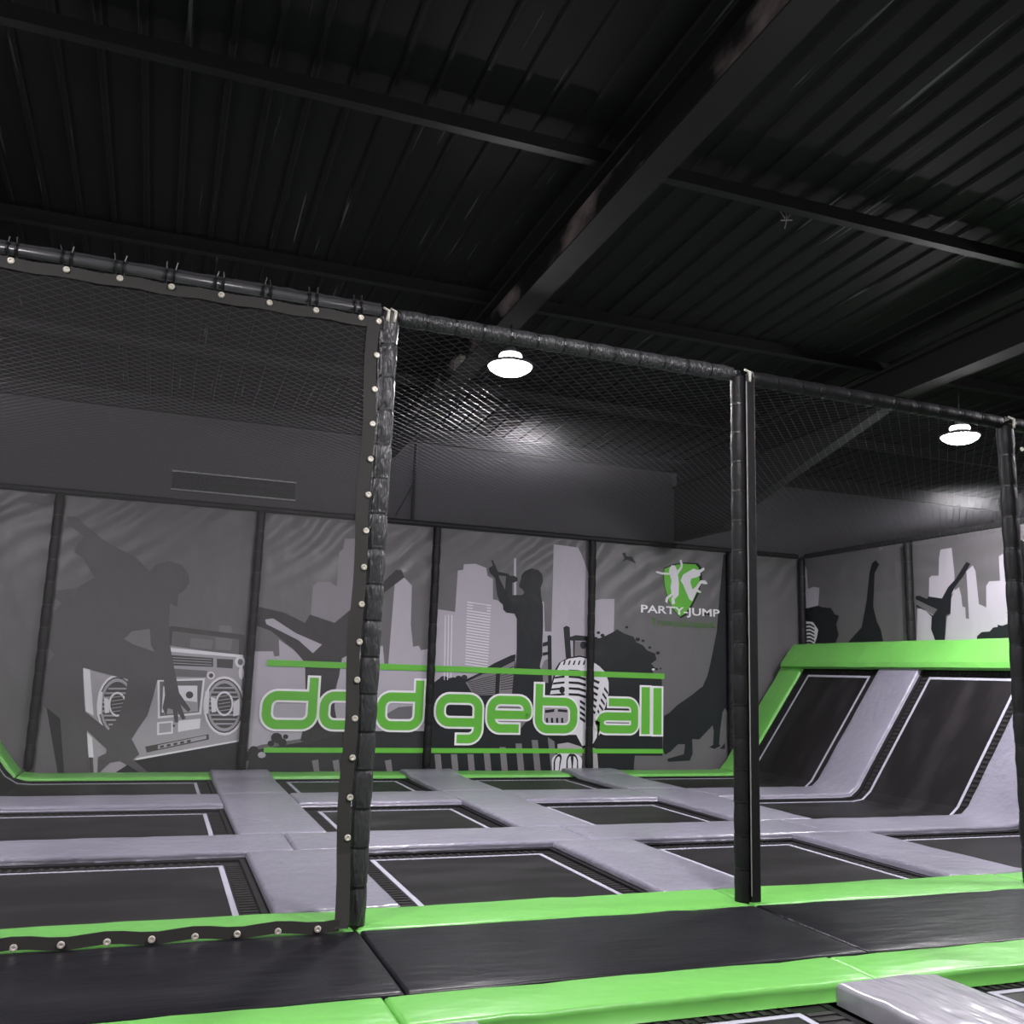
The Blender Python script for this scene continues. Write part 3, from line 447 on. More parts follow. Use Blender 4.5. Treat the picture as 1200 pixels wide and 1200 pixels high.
(4,'dark3','B',[(5.648,1.37),(5.892,1.411),(5.893,1.397),(5.648,1.358)]),
(4,'dark3','B',[(5.162,1.232),(5.568,1.269),(5.569,1.257),(5.173,1.222)]),
(4,'dark3','B',[(5.649,1.332),(5.894,1.364),(5.894,1.35),(5.649,1.319)]),
(3,'dark3','B',[(4.614,1.464),(4.604,1.436),(4.578,1.42),(4.546,1.424),(4.525,1.447),(4.524,1.476),(4.543,1.5),(4.573,1.506),(4.602,1.492)]),
(3,'dark3','B',[(4.714,1.431),(4.708,1.413),(4.691,1.403),(4.671,1.406),(4.657,1.42),(4.656,1.439),(4.669,1.454),(4.688,1.458),(4.706,1.449)]),
(3,'dark3','B',[(4.813,1.484),(4.805,1.462),(4.785,1.45),(4.76,1.453),(4.744,1.47),(4.743,1.493),(4.758,1.511),(4.782,1.516),(4.803,1.505)]),
(3,'dark3','B',[(4.92,1.497),(4.912,1.473),(4.89,1.461),(4.864,1.464),(4.847,1.482),(4.846,1.507),(4.862,1.526),(4.887,1.531),(4.91,1.52)]),
(3,'dark3','B',[(4.98,1.449),(4.971,1.423),(4.946,1.408),(4.918,1.412),(4.898,1.433),(4.897,1.46),(4.914,1.481),(4.943,1.487),(4.969,1.474)]),
(3,'dark3','B',[(4.843,1.375),(4.837,1.357),(4.82,1.347),(4.8,1.35),(4.786,1.364),(4.785,1.383),(4.798,1.398),(4.817,1.402),(4.835,1.393)]),
(4,'dark3','B',[(5.388,3.584),(5.419,3.593),(5.466,3.508),(5.524,3.39),(5.731,3.363),(5.754,3.33),(5.841,3.335),(5.903,3.303),(5.905,3.252),(5.845,3.217),(5.802,3.214),(5.809,2.99),(6.006,3.002),(6.037,3.045),(6.013,3.095),(5.94,3.141),(5.934,3.182),(5.974,3.287),(5.972,3.348),(6.035,3.435),(6.166,3.496),(6.3,3.474),(6.381,3.397),(6.395,3.273),(6.355,3.147),(6.37,3.003),(6.408,2.841),(6.423,2.474),(6.416,2.169),(6.423,1.947),(6.374,1.744),(6.442,1.666),(6.454,1.267),(5.913,1.254),(5.92,1.649),(5.928,2.048),(5.911,2.57),(5.864,2.659),(5.712,2.671),(5.65,2.718),(5.638,2.808),(5.576,2.855),(5.529,2.974),(5.475,3.274),(5.364,3.368),(5.35,3.439),(5.423,3.495)]),
(5,'bg','B',[(5.537,3.323),(5.678,3.318),(5.67,3.073),(5.573,3.24)]),
(4,'dark3','B',[(5.335,1.67),(5.531,1.785),(5.825,1.924),(5.91,1.947),(5.913,1.878),(5.596,1.738),(5.451,1.674)]),
(4,'dark3','B',[(6.513,2.295),(6.552,2.317),(6.59,2.298),(6.627,1.371),(6.556,1.369)]),
(4,'dark3','B',[(6.423,2.169),(6.537,2.204),(6.539,2.133),(6.425,2.098)]),
(4,'dark3','B',[(6.428,1.997),(6.587,2.024),(6.588,1.973),(6.43,1.937)]),
(4,'dark3','B',[(6.821,2.462),(6.877,2.496),(6.945,2.474),(6.988,1.917),(6.884,1.913)]),
(4,'dark3','B',[(6.938,2.293),(7.073,2.336),(7.509,2.318),(7.511,2.246),(6.94,2.232)]),
(4,'dark3','B',[(7.019,2.235),(7.053,2.236),(7.055,1.94),(7.032,1.939)]),
(3,'meshgrey','B',[(7.053,2.226),(7.281,2.225),(7.287,1.938),(7.055,1.94)]),
(4,'dark3','B',[(7.289,2.164),(7.278,2.121),(7.246,2.094),(7.207,2.092),(7.174,2.117),(7.161,2.159),(7.172,2.202),(7.204,2.229),(7.244,2.231),(7.276,2.206)]),
(5,'stripe','B',[(4.502,0.225),(4.61,0.226),(4.655,-0.034),(4.546,-0.034)]),
(5,'stripe','B',[(4.792,0.226),(4.901,0.226),(4.946,-0.036),(4.835,-0.035)]),
(5,'stripe','B',[(5.085,0.226),(5.195,0.227),(5.24,-0.037),(5.128,-0.036)]),
(5,'stripe','B',[(5.374,0.286),(5.485,0.286),(5.538,-0.038),(5.425,-0.038)]),
(5,'stripe','B',[(5.666,0.346),(5.779,0.346),(5.84,-0.039),(5.725,-0.039)]),
(5,'stripe','B',[(5.962,0.407),(6.076,0.407),(6.146,-0.041),(6.03,-0.04)]),
(5,'stripe','B',[(6.262,0.469),(6.378,0.469),(6.456,-0.042),(6.338,-0.041)]),
(5,'stripe','B',[(6.567,0.521),(6.685,0.522),(6.77,-0.043),(6.65,-0.043)]),
(5,'stripe','B',[(6.878,0.524),(6.997,0.524),(7.088,-0.045),(6.967,-0.044)]),
(0,'sky2','B',[(7.269,2.932),(7.57,3.024),(7.849,3.041),(7.843,2.341),(7.284,2.218)]),
(1,'dark3','B',[(7.283,2.267),(7.556,2.303),(7.693,2.359),(7.83,2.429),(7.913,2.483),(8.054,2.41),(8.252,2.359),(8.31,2.261),(8.453,2.207),(8.539,2.12),(8.711,2.067),(8.741,1.953),(8.627,1.874),(8.713,1.802),(8.656,1.725),(8.858,1.581),(8.877,0.204),(8.305,0.204),(8.28,-0.036),(7.331,-0.032)]),
(2,'dark3','B',[(8.143,2.529),(8.133,2.511),(8.109,2.503),(8.086,2.509),(8.075,2.526),(8.085,2.543),(8.109,2.551),(8.133,2.546)]),
(2,'dark3','B',[(8.389,2.315),(8.374,2.288),(8.338,2.276),(8.302,2.285),(8.287,2.31),(8.301,2.336),(8.337,2.348),(8.374,2.34)]),
(2,'dark3','B',[(8.486,2.294),(8.476,2.276),(8.452,2.268),(8.428,2.274),(8.418,2.291),(8.428,2.308),(8.452,2.316),(8.476,2.31)]),
(2,'dark3','B',[(8.63,2.174),(8.62,2.157),(8.596,2.149),(8.572,2.155),(8.561,2.171),(8.571,2.189),(8.595,2.197),(8.62,2.191)]),
(2,'dark3','B',[(8.815,2.081),(8.802,2.058),(8.769,2.047),(8.736,2.055),(8.723,2.077),(8.736,2.1),(8.768,2.111),(8.801,2.103)]),
(2,'dark3','B',[(8.776,1.779),(8.766,1.761),(8.742,1.754),(8.718,1.76),(8.707,1.776),(8.718,1.794),(8.742,1.801),(8.766,1.795)]),
(2,'dark3','B',[(8.851,1.791),(8.844,1.779),(8.828,1.774),(8.812,1.778),(8.805,1.79),(8.812,1.801),(8.828,1.806),(8.844,1.802)]),
(2,'dark3','B',[(8.712,2.002),(8.695,1.972),(8.655,1.96),(8.614,1.97),(8.597,1.997),(8.613,2.027),(8.654,2.04),(8.695,2.03)]),
(2,'dark3','B',[(7.252,2.192),(7.238,2.167),(7.204,2.155),(7.169,2.164),(7.154,2.188),(7.168,2.213),(7.202,2.225),(7.237,2.216)]),
(2,'dark3','B',[(7.565,2.402),(7.554,2.382),(7.527,2.373),(7.5,2.38),(7.488,2.399),(7.499,2.419),(7.526,2.428),(7.553,2.422)]),
(2,'dark3','B',[(7.654,2.357),(7.642,2.334),(7.61,2.323),(7.579,2.331),(7.566,2.353),(7.578,2.376),(7.609,2.387),(7.641,2.379)]),
(2,'white','B',[(8.707,1.771),(8.697,1.757),(8.673,1.75),(8.649,1.756),(8.639,1.769),(8.649,1.783),(8.673,1.79),(8.697,1.785)]),
(1,'dark3','B',[(10.229,4.157),(10.365,4.168),(10.383,3.241),(10.377,2.554),(10.385,1.945),(10.476,1.746),(10.57,1.794),(10.559,0.814),(10.466,0.791),(10.362,0.9),(10.232,1.096),(10.179,1.007),(10.125,0.7),(10.097,0.417),(10.128,0.384),(9.993,0.33),(9.878,0.362),(9.968,0.405),(9.982,0.655),(9.957,0.763),(9.66,0.501),(9.508,0.51),(9.52,0.243),(9.457,0.115),(8.995,0.094),(8.983,0.147),(9.331,0.232),(9.356,0.413),(9.206,0.412),(9.056,0.284),(8.933,0.22),(8.883,0.326),(8.905,0.922),(9.029,0.988),(9.179,1.12),(9.509,1.322),(9.663,1.435),(9.74,1.481),(9.844,1.683),(9.897,1.861),(9.964,2.131),(10.058,2.54),(10.115,3.11)]),
(1,'dark3','B',[(10.109,0.33),(10.227,0.439),(10.226,0.33)]),
(1,'dark3','B',[(7.989,3.914),(8.063,3.93),(8.081,3.86),(8.207,3.854),(8.294,3.731),(8.179,3.774),(8.082,3.793),(7.991,3.735),(8.047,3.816)]),
(6,'black','B',[(6.666,1.692),(6.754,1.831),(6.925,1.927),(7.157,1.971),(7.346,1.942),(7.562,1.816),(7.707,1.704),(7.781,1.516),(7.784,1.326),(7.706,1.03),(7.58,0.798),(7.562,0.529),(7.471,0.384),(7.262,0.342),(6.78,0.401),(6.573,0.521),(6.565,1.214)]),
(7,'white','B',[(6.723,1.715),(6.789,1.838),(6.937,1.906),(7.158,1.944),(7.335,1.914),(7.55,1.795),(7.671,1.693),(7.746,1.515),(7.751,1.325),(7.682,1.05),(7.556,0.819),(7.526,0.528),(7.458,0.415),(7.239,0.373),(7.119,0.566),(6.55,0.562),(6.587,1.256),(6.638,1.464)]),
(8,'silver','B',[(6.491,1.049),(6.946,1.058),(6.954,0.749),(6.5,0.744)]),
(9,'black','B',[(6.497,0.988),(6.684,1.012),(6.674,0.96),(6.505,0.937)]),
(9,'black','B',[(6.753,1.009),(6.929,0.999),(6.93,0.954),(6.743,0.968)]),
(9,'black','B',[(6.519,0.85),(6.56,0.856),(6.567,0.761),(6.526,0.76)]),
(9,'black','B',[(6.616,0.851),(6.657,0.858),(6.664,0.762),(6.623,0.761)]),
(9,'black','B',[(6.714,0.852),(6.755,0.859),(6.762,0.763),(6.721,0.763)]),
(9,'black','B',[(6.812,0.854),(6.853,0.861),(6.86,0.764),(6.819,0.764)]),
(8,'black','B',[(6.824,1.791),(6.85,1.865),(6.882,1.877),(6.857,1.792)]),
(8,'black','B',[(6.922,1.795),(6.948,1.869),(6.98,1.88),(6.954,1.796)]),
(8,'black','B',[(7.019,1.798),(7.045,1.872),(7.077,1.884),(7.051,1.799)]),
(8,'black','B',[(7.117,1.801),(7.143,1.876),(7.176,1.887),(7.149,1.802)]),
(8,'black','B',[(7.215,1.805),(7.241,1.879),(7.274,1.891),(7.248,1.806)]),
(8,'black','B',[(6.712,1.683),(6.861,1.709),(6.862,1.671),(6.695,1.645)]),
(8,'black','B',[(6.942,1.712),(7.14,1.71),(7.286,1.676),(7.287,1.626),(7.141,1.663),(6.943,1.672)]),
(8,'black','B',[(6.681,1.579),(6.864,1.605),(6.865,1.567),(6.663,1.541)]),
(8,'black','B',[(6.945,1.607),(7.142,1.605),(7.288,1.571),(7.289,1.521),(7.143,1.559),(6.946,1.568)]),
(8,'black','B',[(6.649,1.474),(6.866,1.501),(6.867,1.464),(6.632,1.436)]),
(8,'black','B',[(6.947,1.503),(7.144,1.5),(7.29,1.467),(7.291,1.416),(7.145,1.454),(6.948,1.464)]),
(8,'black','B',[(6.618,1.37),(6.869,1.397),(6.87,1.36),(6.601,1.333)]),
(8,'black','B',[(6.95,1.399),(7.147,1.396),(7.292,1.362),(7.293,1.312),(7.148,1.35),(6.951,1.36)]),
(8,'black','B',[(6.587,1.266),(6.872,1.294),(6.872,1.256),(6.569,1.229)]),
(8,'black','B',[(6.952,1.295),(7.149,1.292),(7.294,1.258),(7.295,1.208),(7.15,1.246),(6.953,1.256)]),
(8,'black','B',[(7.175,1.186),(7.281,1.126),(7.282,1.076),(7.176,1.136)]),
(8,'black','B',[(7.177,1.087),(7.283,1.026),(7.284,0.977),(7.178,1.037)]),
(8,'black','B',[(7.179,0.987),(7.285,0.927),(7.286,0.877),(7.18,0.938)]),
(8,'black','B',[(7.181,0.888),(7.287,0.828),(7.288,0.778),(7.182,0.839)]),
(8,'black','B',[(7.412,1.569),(7.567,1.514),(7.544,1.471),(7.413,1.522)]),
(8,'black','B',[(7.415,1.459),(7.553,1.404),(7.53,1.362),(7.416,1.413)]),
(8,'black','B',[(7.417,1.35),(7.538,1.295),(7.515,1.252),(7.418,1.304)]),
(8,'black','B',[(7.419,1.242),(7.524,1.185),(7.501,1.143),(7.42,1.196)]),
(8,'black','B',[(7.421,1.133),(7.509,1.076),(7.486,1.034),(7.422,1.087)]),
(8,'black','B',[(7.423,1.025),(7.495,0.968),(7.472,0.926),(7.424,0.979)]),
(8,'black','B',[(7.664,1.428),(7.741,1.329),(7.733,1.286),(7.65,1.381)]),
(8,'black','B',[(7.632,1.326),(7.71,1.227),(7.701,1.185),(7.619,1.28)]),
(8,'black','B',[(7.601,1.225),(7.678,1.126),(7.67,1.084),(7.587,1.178)]),
(8,'black','B',[(7.569,1.123),(7.647,1.025),(7.638,0.983),(7.556,1.077)]),
(8,'black','B',[(7.538,1.023),(7.616,0.924),(7.607,0.882),(7.525,0.976)]),
(9,'black','B',[(6.875,1.35),(6.868,1.318),(6.849,1.295),(6.821,1.286),(6.793,1.294),(6.773,1.316),(6.765,1.347),(6.771,1.378),(6.791,1.401),(6.818,1.41),(6.846,1.403),(6.867,1.38)]),
(8,'white','B',[(6.86,1.761),(6.929,1.763),(6.869,1.407),(6.8,1.406)]),
(7,'black','B',[(6.551,0.531),(7.096,0.556),(7.216,0.372),(6.78,0.401)]),
(8,'silver','B',[(6.757,0.401),(6.962,0.432),(7.239,0.352),(7.242,0.199),(6.763,0.199)]),
(8,'white','B',[(7.244,0.117),(7.227,0.067),(7.176,0.023),(7.098,-0.009),(7.001,-0.026),(6.899,-0.025),(6.802,-0.008),(6.723,0.025),(6.671,0.068),(6.652,0.118),(6.668,0.167),(6.718,0.211),(6.796,0.244),(6.891,0.261),(6.994,0.261),(7.092,0.244),(7.172,0.212),(7.225,0.168)]),
(8,'silver','B',[(7.448,0.343),(7.53,0.322),(7.571,-0.006),(7.466,0.015)]),
(9,'black','B',[(6.829,0.097),(6.803,0.048),(6.788,0.076),(6.803,0.105)]),
(9,'black','B',[(6.803,0.048),(6.77,0.013),(6.768,0.055),(6.788,0.076)]),
(9,'black','B',[(6.77,0.013),(6.736,-0.001),(6.747,0.046),(6.768,0.055)]),
(9,'black','B',[(6.736,-0.001),(6.707,0.008),(6.73,0.052),(6.747,0.046)]),
(9,'black','B',[(6.707,0.008),(6.69,0.039),(6.72,0.071),(6.73,0.052)]),
(9,'black','B',[(6.69,0.039),(6.688,0.086),(6.718,0.099),(6.72,0.071)]),
(9,'black','B',[(6.688,0.086),(6.701,0.139),(6.726,0.13),(6.718,0.099)]),
(9,'black','B',[(6.701,0.139),(6.726,0.187),(6.742,0.16),(6.726,0.13)]),
(9,'black','B',[(6.726,0.187),(6.76,0.223),(6.762,0.181),(6.742,0.16)]),
(9,'black','B',[(6.76,0.223),(6.794,0.237),(6.782,0.189),(6.762,0.181)]),
(9,'black','B',[(6.794,0.237),(6.823,0.228),(6.8,0.184),(6.782,0.189)]),
(9,'black','B',[(6.823,0.228),(6.84,0.197),(6.81,0.165),(6.8,0.184)]),
(9,'black','B',[(6.84,0.197),(6.842,0.15),(6.811,0.137),(6.81,0.165)]),
(9,'black','B',[(6.842,0.15),(6.829,0.097),(6.803,0.105),(6.811,0.137)]),
(9,'black','B',[(7.071,0.107),(7.055,0.054),(7.034,0.08),(7.044,0.111)]),
(9,'black','B',[(7.055,0.054),(7.029,0.014),(7.019,0.056),(7.034,0.08)]),
(9,'black','B',[(7.029,0.014),(6.997,-0.005),(7.0,0.044),(7.019,0.056)]),
(9,'black','B',[(6.997,-0.005),(6.967,-0.0),(6.982,0.047),(7.0,0.044)]),
(9,'black','B',[(6.967,-0.0),(6.944,0.028),(6.968,0.064),(6.982,0.047)]),
(9,'black','B',[(6.944,0.028),(6.933,0.074),(6.961,0.091),(6.968,0.064)]),
(9,'black','B',[(6.933,0.074),(6.936,0.128),(6.963,0.124),(6.961,0.091)]),
(9,'black','B',[(6.936,0.128),(6.952,0.181),(6.972,0.156),(6.963,0.124)]),
(9,'black','B',[(6.952,0.181),(6.978,0.221),(6.988,0.18),(6.972,0.156)]),
(9,'black','B',[(6.978,0.221),(7.009,0.241),(7.007,0.191),(6.988,0.18)]),
(9,'black','B',[(7.009,0.241),(7.04,0.236),(7.025,0.189),(7.007,0.191)]),
(9,'black','B',[(7.04,0.236),(7.063,0.208),(7.039,0.172),(7.025,0.189)]),
(9,'black','B',[(7.063,0.208),(7.074,0.162),(7.046,0.144),(7.039,0.172)]),
(9,'black','B',[(7.074,0.162),(7.071,0.107),(7.044,0.111),(7.046,0.144)]),
(9,'black','B',[(7.161,0.133),(7.172,0.079),(7.141,0.094),(7.135,0.127)]),
(9,'black','B',[(7.172,0.079),(7.167,0.032),(7.138,0.066),(7.141,0.094)]),
(9,'black','B',[(7.167,0.032),(7.148,0.002),(7.127,0.049),(7.138,0.066)]),
(9,'black','B',[(7.148,0.002),(7.119,-0.004),(7.109,0.044),(7.127,0.049)]),
(9,'black','B',[(7.119,-0.004),(7.085,0.013),(7.089,0.055),(7.109,0.044)]),
(9,'black','B',[(7.085,0.013),(7.053,0.051),(7.069,0.077),(7.089,0.055)]),
(9,'black','B',[(7.053,0.051),(7.029,0.102),(7.055,0.108),(7.069,0.077)]),
(9,'black','B',[(7.029,0.102),(7.018,0.156),(7.049,0.141),(7.055,0.108)]),
(9,'black','B',[(7.018,0.156),(7.023,0.203),(7.052,0.169),(7.049,0.141)]),
(9,'black','B',[(7.023,0.203),(7.042,0.233),(7.063,0.187),(7.052,0.169)]),
(9,'black','B',[(7.042,0.233),(7.071,0.24),(7.081,0.191),(7.063,0.187)]),
(9,'black','B',[(7.071,0.24),(7.105,0.223),(7.101,0.181),(7.081,0.191)]),
(9,'black','B',[(7.105,0.223),(7.137,0.185),(7.12,0.158),(7.101,0.181)]),
(9,'black','B',[(7.137,0.185),(7.161,0.133),(7.135,0.127),(7.12,0.158)]),
(2,'black','B',[(8.887,3.696),(9.097,3.781),(9.331,3.831),(9.64,3.84),(9.711,3.774),(9.735,3.534),(9.662,3.25),(9.52,3.003),(9.379,2.818),(9.262,2.753),(9.099,2.901),(8.983,3.091),(8.901,3.322),(8.877,3.517)]),
(3,'green','B',[(8.901,3.677),(9.092,3.756),(9.307,3.804),(9.589,3.811),(9.655,3.749),(9.676,3.522),(9.61,3.253),(9.48,3.02),(9.351,2.845),(9.244,2.783),(9.095,2.924),(8.988,3.104),(8.913,3.323),(8.891,3.508)]),
(4,'white','B',[(8.708,3.614),(8.74,3.62),(8.837,3.604),(9.0,3.605),(9.01,3.692),(9.054,3.753),(9.119,3.757),(9.152,3.721),(9.174,3.665),(9.229,3.707),(9.262,3.768),(9.228,3.862),(9.272,3.884),(9.301,3.79),(9.284,3.711),(9.196,3.59),(9.218,3.399),(9.208,3.188),(9.121,3.107),(9.132,3.022),(9.067,3.009),(9.056,3.122),(9.099,3.191),(8.991,3.118),(8.959,3.022),(8.916,3.057),(8.937,3.134),(9.056,3.217),(9.033,3.33),(9.055,3.446),(9.022,3.568),(8.838,3.565),(8.73,3.587)]),
(4,'white','B',[(9.251,3.478),(9.317,3.598),(9.449,3.674),(9.538,3.725),(9.627,3.706),(9.694,3.72),(9.772,3.765),(9.788,3.723),(9.693,3.652),(9.693,3.604),(9.604,3.559),(9.493,3.532),(9.471,3.454),(9.515,3.322),(9.582,3.364),(9.693,3.507),(9.805,3.514),(9.86,3.45),(9.804,3.437),(9.715,3.45),(9.637,3.329),(9.715,3.286),(9.692,3.259),(9.604,3.279),(9.515,3.091),(9.449,3.126),(9.361,3.293),(9.306,3.405)]),
(0,'sky2','R',[(15.56,4.036),(15.427,3.892),(15.402,3.477),(15.227,3.505),(15.05,3.471),(15.101,3.126),(15.416,3.042),(15.593,3.025)]),
(1,'dark3','R',[(15.575,3.076),(15.101,3.126),(14.988,3.085),(14.726,3.056),(14.621,2.928),(14.499,2.897),(14.592,2.731),(14.528,2.535),(14.683,2.296),(15.617,2.309)]),
(2,'white','R',[(15.599,2.845),(15.267,2.807),(15.118,2.65),(15.162,2.502),(15.285,2.304),(15.617,2.309)]),
(3,'dark3','R',[(15.569,2.778),(15.347,2.779),(15.224,2.724),(15.225,2.694),(15.364,2.744),(15.57,2.742)]),
(3,'dark3','R',[(15.571,2.706),(15.349,2.708),(15.226,2.654),(15.227,2.624),(15.366,2.674),(15.573,2.67)]),
(3,'dark3','R',[(15.574,2.634),(15.352,2.638),(15.229,2.584),(15.23,2.554),(15.368,2.603),(15.575,2.599)]),
(3,'dark3','R',[(15.576,2.563),(15.354,2.567),(15.231,2.514),(15.232,2.484),(15.371,2.532),(15.577,2.527)]),
(3,'dark3','R',[(15.579,2.492),(15.356,2.497),(15.234,2.444),(15.235,2.414),(15.373,2.462),(15.58,2.456)]),
(3,'dark3','R',[(15.581,2.42),(15.359,2.426),(15.236,2.374),(15.237,2.344),(15.376,2.391),(15.582,2.385)]),
(1,'dark3','R',[(14.395,2.291),(14.214,2.431),(13.895,2.658),(13.737,3.167),(13.649,3.631),(13.574,3.813),(13.473,3.859),(13.392,3.771),(13.517,3.619),(13.544,3.341),(13.579,3.017),(13.495,2.736),(13.405,2.595),(13.369,2.422),(13.326,2.276)]),
(0,'sky2','R',[(12.256,3.084),(12.228,3.428),(12.171,3.462),(12.023,3.449),(11.993,3.752),(11.954,3.882),(11.719,3.884),(11.687,3.448),(11.705,3.16),(11.978,2.991)]),
(0,'sky2','R',[(11.972,2.28),(11.883,2.761),(11.81,2.795),(11.778,3.053),(11.704,3.179),(11.607,3.227),(11.57,3.077),(11.558,2.911),(11.502,2.89),(11.501,2.716),(11.439,2.705),(11.442,3.472),(11.312,3.552),(11.262,3.456),(11.23,2.929),(11.155,2.898),(11.092,2.867),(11.073,3.205),(11.01,3.272),(10.808,3.265),(10.803,3.645),(10.738,3.674),(10.456,3.591),(10.353,2.255)]),
(0,'sky2','R',[(12.58,2.29),(12.519,2.925),(12.404,2.919),(12.065,2.75),(12.093,2.282)]),
(1,'dark3','R',[(12.546,3.141),(12.468,3.146),(12.294,3.077),(12.254,3.118),(11.973,3.066),(11.83,3.244),(11.669,3.362),(11.432,3.623),(11.355,3.584),(11.504,3.404),(11.689,3.234),(11.766,3.127),(11.809,2.813),(11.906,2.781),(11.96,2.28),(12.117,2.283),(12.236,2.568),(12.211,2.776),(12.331,2.877),(12.556,2.966),(12.528,2.994),(12.185,2.794),(12.081,2.893),(12.299,2.981),(12.549,3.093)]),
(1,'dark3','R',[(11.328,2.27),(11.296,2.43),(11.204,2.49),(11.052,2.494),(10.984,2.553),(10.899,2.559),(10.897,2.594),(10.814,2.573),(10.73,2.596),(10.524,2.631),(10.331,2.556),(10.353,2.255)]),
]
LETTERS = [('d', 1.577, 0.577, 2.516, 1.246, 1.471), ('o', 2.489, 0.582, 3.417, 1.259, 0), ('d', 3.435, 0.581, 4.297, 1.268, 1.475), ('g', 4.453, 0.648, 5.358, 1.264, 0.373), ('e', 5.376, 0.556, 6.268, 1.257, 0), ('b', 6.269, 0.553, 7.162, 1.247, 1.478), ('a', 7.467, 0.563, 8.388, 1.26, 0), ('l', 8.383, 0.555, 8.633, 1.475, 0), ('l', 8.636, 0.549, 8.875, 1.466, 0)]

SEAMS = [-4.64, -1.635, 1.36, 4.355, 7.345, 10.33, 12.05]
RSEAMS = [15.56, 12.62, 9.62, 6.62]
PADY, PADX = 15.6, 12.07
def face_polys(polys, wall, lo, hi):
    """clip tessellated prints to one pad; returns verts, faces, ink index"""
    inks = sorted({p[1] for p in polys}); out = bmesh.new()
    for pn, (layer, ink, _, pts) in enumerate(polys):
        bm = bmesh.new()
        off = 0.003+layer*0.0014+(pn % 14)*0.00009
        if wall == 'B': pts = [(p[0], p[1] if p[1] > 0.085 else -0.08) for p in pts]
        vs_ = [bm.verts.new((p[0], PADY-off, p[1]) if wall == 'B' else (PADX-off, p[0], p[1])) for p in pts]
        for tri in tessellate_polygon([[Vector((p[0], p[1], 0)) for p in pts]]):
            try: f = bm.faces.new([vs_[k] for k in tri])
            except ValueError: pass
        ax = Vector((1, 0, 0)) if wall == 'B' else Vector((0, 1, 0))
        for co, no in ((lo, -ax), (hi, ax), (-0.08, Vector((0, 0, -1))), (4.06, Vector((0, 0, 1)))):
            g = bm.verts[:]+bm.edges[:]+bm.faces[:]
            c = ax*co if abs(no.z) < .5 else Vector((0, 0, co))
            bmesh.ops.bisect_plane(bm, geom=g, plane_co=c, plane_no=no, clear_outer=True)
        want = Vector((0, -1, 0)) if wall == 'B' else Vector((-1, 0, 0))
        mp = {}
        for f in bm.faces:
            if f.calc_area() < 1e-7: continue
            f.normal_update(); q = []
            for v in f.verts:
                if v not in mp: mp[v] = out.verts.new(v.co)
                q.append(mp[v])
            if f.normal.dot(want) < 0: q.reverse()
            nf = out.faces.new(q); nf.material_index = inks.index(ink)
        bm.free()
    me = bpy.data.meshes.new('print'); out.to_mesh(me); n_ = len(out.faces); out.free()
    for k in inks: me.materials.append(MT['ink_'+k])
    return me if n_ else None
def art_kind(pi, wall, layer, ink, pts):
    cx = sum(p[0] for p in pts)/len(pts); cz = sum(p[1] for p in pts)/len(pts)
    if wall == 'B':
        if cx < 1.5 and pi in (0, 1, 2):
            return 'figure_print' if ink in ('boy', 'underarm') else 'ground_print' if ink == 'ground' else 'boombox_print'
        if cx > 8.3 and cz > 2.4 and ink in ('black', 'green', 'white'): return 'logo_print'
    else:
        if ink == 'white' or (ink == 'dark3' and layer == 3): return 'microphone_print'
    if layer >= 6 and ink in ('black', 'white', 'silver'): return 'microphone_print'
    if ink in ('sky1', 'sky2') or (ink == 'white' and layer <= 2): return 'skyline_print'
    if ink == 'meshgrey': return 'fence_print'
    if ink == 'stripe': return 'stripe_print'
    if ink == 'ground': return 'ground_print'
    return 'silhouette_print'
def pillow(wall, lo, hi):
    zt, zb_ = 4.1, -0.1
    o = MB().box((lo, PADY, zb_), (hi, PADY+0.11, zt)) if wall == 'B' else MB().box((PADX, lo, zb_), (PADX+0.11, hi, zt))
    return o
BL = ['plain grey wall pad at the far left, left of the crouching figure', 'grey wall pad printed with a crouching figure and a boombox', 'grey wall pad with a high kicking dancer and the first letters of the green word',
      'grey wall pad with a flute player silhouette before white towers', 'grey wall pad with the shield logo and the end of the green word', 'narrow plain grey wall pad in the back corner beside the green slope edge']
